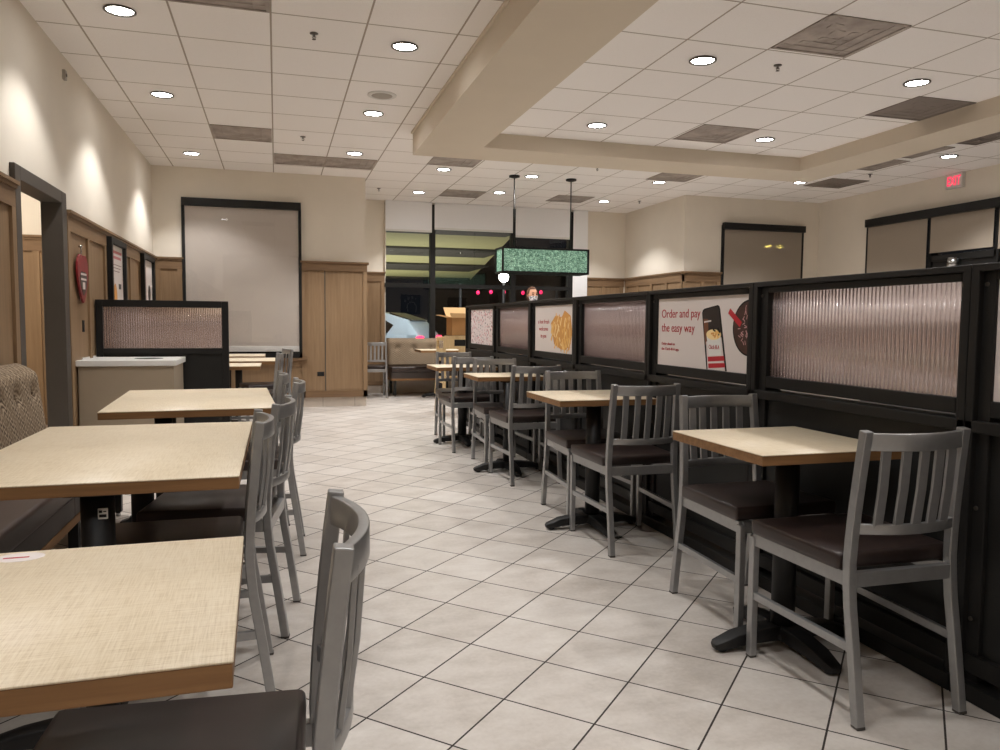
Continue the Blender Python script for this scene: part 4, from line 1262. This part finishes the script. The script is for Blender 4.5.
# car
def car_proto():
    t = thing('hatchback_car', 'x', 'car')
    # side profile in x (length) and z, car nose toward -x; body lofted over y
    prof = [(-2.05, .42), (-2.02, .68), (-1.85, .80), (-1.05, .93), (-.45, 1.40), (.15, 1.50), (1.0, 1.47), (1.62, 1.30), (1.90, .98), (1.98, .72), (1.95, .40), (1.70, .25), (-1.75, .25)]
    bm = BM(); rows = []
    for y, k, dz in ((-.88, .0, 0), (-.84, .5, 0), (-.70, 1.0, 0), (.70, 1.0, 0), (.84, .5, 0), (.88, .0, 0)):
        row = []
        for x_, z in prof:
            zz = z
            if z > .95: zz = .95 + (z - .95) * (k if abs(y) > .75 else 1.0) if abs(y) > .86 else z
            yy = y * (1 - .22 * max(0, z - .95) / .55)
            row.append(bm.verts.new((x_ * (1 - .01 * (1 - k)), yy, zz if abs(y) < .86 else min(z, .95))))
        rows.append(row)
    n = len(prof)
    for a, b in zip(rows, rows[1:]):
        for i in range(n): bm.faces.new((a[i], a[(i + 1) % n], b[(i + 1) % n], b[i])).smooth = True
    bm.faces.new(rows[0][::-1]); bm.faces.new(rows[-1])
    obj('car_body', bm, M['car_white'], t, bevel=.02)
    for s in (-1, 1):
        g = lambda z: s * (.865 * (1 - .22 * max(0, z - .95) / .55))
        bm = BM()
        P = [(-.92, .98), (-.38, 1.36), (.12, 1.42), (.88, 1.40), (1.30, 1.18), (1.18, 1.0)]
        A = [bm.verts.new((u, g(v) * .985, v)) for u, v in P]; B = [bm.verts.new((u, g(v) * 1.012, v)) for u, v in P]
        for i in range(6): bm.faces.new((A[i], A[(i + 1) % 6], B[(i + 1) % 6], B[i]))
        bm.faces.new(A); bm.faces.new(B)
        obj('side_window', bm, M['car_glass'], t)
        for x_ in (-1.3, 1.25):
            bm = BM(); cyl(bm, (x_, s * .70, .31), (x_, s * .90, .31), .31, n=28); wh = obj('wheel', bm, M['rubber'], t, bevel=.02)
            bm = BM(); cyl(bm, (x_, s * .88, .31), (x_, s * .905, .31), .19, n=20); obj('rim', bm, M['chrome'], wh)
        bm = BM(); rbox(bm, 1.86, 1.99, s * .74 - .13, s * .74 + .13, .74, .93, .03, 2); obj('tail_lamp', bm, M['tail'], t)
        bm = BM(); rbox(bm, -2.06, -1.94, s * .66 - .14, s * .66 + .14, .62, .74, .03, 2); obj('head_lamp', bm, M['bar_white'], t)
    bm = BM()
    A = [(1.11, -.55, 1.44), (1.11, .55, 1.44), (1.66, .60, 1.27), (1.66, -.60, 1.27)]
    a = [bm.verts.new(v) for v in A]; b = [bm.verts.new((v[0] + .03, v[1], v[2] + .03)) for v in A]
    bm.faces.new(a); bm.faces.new(b)
    for i in range(4): bm.faces.new((a[i], a[(i + 1) % 4], b[(i + 1) % 4], b[i]))
    obj('rear_window', bm, M['car_glass'], t)
    bm = BM(); rbox(bm, 1.95, 2.0, -.26, .26, .70, .84, .01, 1); obj('plate', bm, M['bar_white'], t)
    return t
CAR = car_proto()
CAR['label'] = 'pale hatchback car with a red tail lamp, seen low through the glazing'
CAR.location = (1.80, 18.8, -.08); CAR.rotation_euler = (0, 0, R(-28))
t = thing('pole_lamp', 'two yellow lamp heads on a pole outside, glowing through the taupe shade', 'lamp', (14.45, 20, -.08))
bm = BM(); cyl(bm, (0, 0, 0), (0, 0, 3.62), .06, .045, n=16); obj('pole', bm, M['dark'], t)
bm = BM(); box(bm, -.24, .24, -.02, .02, 3.60, 3.64); obj('cross_arm', bm, M['dark'], t)
for s in (-1, 1):
    bm = BM(); rbox(bm, s * .20 - .085, s * .20 + .085, -.12, .02, 3.57, 3.66, .03, 3); obj('lamp_head', bm, M['head'], t)

# red lamps on a wire, and a globe lamp
t0 = thing('lamp_wire', 'thin dark wire strung outside the glazing carrying red lamps', 'wire', (4.9, 16, 0))
bm = BM(); cyl(bm, (-1.1, 0, 1.93), (1.1, 0, 1.95), .005, n=8); obj('cable', bm, M['dark'], t0)
for s in (-1, 1):
    bm = BM(); cyl(bm, (s * 1.1, 0, -.08), (s * 1.1, 0, 2.0), .03, n=12); obj('pole', bm, M['dark'], t0)
proto = None
names = ['first', 'second', 'third', 'fourth', 'fifth']
for i, (xx, zz) in enumerate(((4.19, 1.815), (4.482, 1.834), (4.777, 1.838), (5.213, 1.83), (5.632, 1.85))):
    t = thing('red_lamp', '%s red lamp from the car side in the row glowing outside the glazing' % names[i], 'lamp', (xx, 16, zz), 0, 'red lamps outside')
    bm = BM(); lathe(bm, [(.01, -.042), (.030, -.03), (.040, 0), (.030, .03), (.012, .042)], n=16); obj('lamp_globe', bm, M['lantern'], t)
    bm = BM(); cyl(bm, (0, 0, .04), (0, 0, .095 if i < 3 else .1), .007, n=8); obj('lamp_socket', bm, M['dark'], t)
t = thing('globe_lamp', 'bright white globe lamp on a post outside, just under the green pendant', 'lamp', (4.62, 15.5, 0))
bm = BM(); bmesh.ops.create_uvsphere(bm, u_segments=20, v_segments=14, radius=.105); bm.transform(Matrix.Translation((0, 0, 2.13))); obj('globe', bm, M['globe'], t)
bm = BM(); cyl(bm, (0, 0, -.08), (0, 0, 2.05), .03, n=12); obj('lamp_post', bm, M['dark'], t)

L = bpy.data.lights.new('car_fill', 'AREA'); L.size = .6; L.energy = 170; L.color = (.93, .98, 1)  # added unseen fill light that brightens the parked car
o = bpy.data.objects.new('car_fill', L); col.objects.link(o); o.location = (3.3, 13.9, 2.9); o.rotation_euler = (R(62), 0, R(20))
# artwork on the wall behind the camera (shows as a reflection in the glazing)
def canvas(label, x0, z0, s, kind):
    t = thing('canvas_art', label, 'artwork', (x0, YN + .03, z0))
    obj('canvas_board', bxm(-s, s, -.02, .01, -s, s), M['dark'], t)
    bm = BM()
    if kind:
        ring = [(.12 * s + .48 * s * math.cos(a), -.35 * s + .62 * s * math.sin(a)) for a in [R(-40 + 10 * k) for k in range(27)]]
        sweep(bm, [(u, .014, v) for u, v in ring], (0, 1, 0), .006, .13 * s)
        for a, r in ((140, .10), (112, .12), (86, .10), (60, .07)):
            cx_, cz_ = .1 * s + .95 * s * math.cos(R(a)) * .9, -.2 * s + .9 * s * math.sin(R(a))
            prism(bm, [(cx_ + r * s * 1.2 * math.cos(2 * PI * k / 14), cz_ + r * s * 1.5 * math.sin(2 * PI * k / 14)) for k in range(14)], 'y', .011, .017)
    else:
        for k in range(5): box(bm, (-.6 + .25 * k) * s, (-.5 + .25 * k) * s, .011, .016, -.7 * s, (.1 + .15 * (k % 3)) * s)
    obj('painted_shape', bm, M['tan'], t)
canvas('square dark canvas with a pale looped shape, mirrored in the glazing over the car', 4.75, 1.82, .36, 1)
canvas('square dark canvas with pale upright strokes, mirrored in the glazing over the box', 6.5, 1.75, .36, 0)

# corridor light
L = bpy.data.lights.new('corridor_lamp', 'AREA'); L.size = .5; L.energy = 40; L.color = (1, .95, .88)
o = bpy.data.objects.new('corridor_lamp', L); col.objects.link(o); o.location = (XL - .9, 6.9, ZC - .03)

# ------------------------------------------------------------------ world, camera, view
w = bpy.data.worlds.new('World'); sc.world = w; w.use_nodes = True
w.node_tree.nodes['Background'].inputs[0].default_value = (.010, .012, .016, 1)
w.node_tree.nodes['Background'].inputs[1].default_value = .5

cam = bpy.data.cameras.new('Camera'); co = bpy.data.objects.new('Camera', cam); col.objects.link(co)
yaw, pitch, roll = R(16.374), R(-3.892), R(.4575)
fwd = Vector((math.sin(yaw) * math.cos(pitch), math.cos(yaw) * math.cos(pitch), math.sin(pitch)))
rt = Vector((math.cos(yaw), -math.sin(yaw), 0)); up = rt.cross(fwd)
r2 = rt * math.cos(roll) + up * math.sin(roll); u2 = -rt * math.sin(roll) + up * math.cos(roll)
m = Matrix((r2, u2, -fwd)).transposed().to_4x4(); m.translation = (0, 0, 1.16)
co.matrix_world = m
cam.sensor_fit = 'HORIZONTAL'; cam.sensor_width = 36; cam.lens = 761.3 / 1000 * 36
cam.clip_start = .02; cam.clip_end = 200
sc.camera = co
vs = sc.view_settings
vs.view_transform = 'Standard'; vs.look = 'None'; vs.gamma = 1.0; vs.use_curve_mapping = False; vs.exposure = 0.0
sc.cycles.use_denoising = True
sc.cycles.max_bounces = 10; sc.cycles.diffuse_bounces = 5; sc.cycles.transmission_bounces = 8; sc.cycles.glossy_bounces = 4
sc.cycles.sample_clamp_indirect = 6.0
sc.cycles.caustics_reflective = False; sc.cycles.caustics_refractive = False
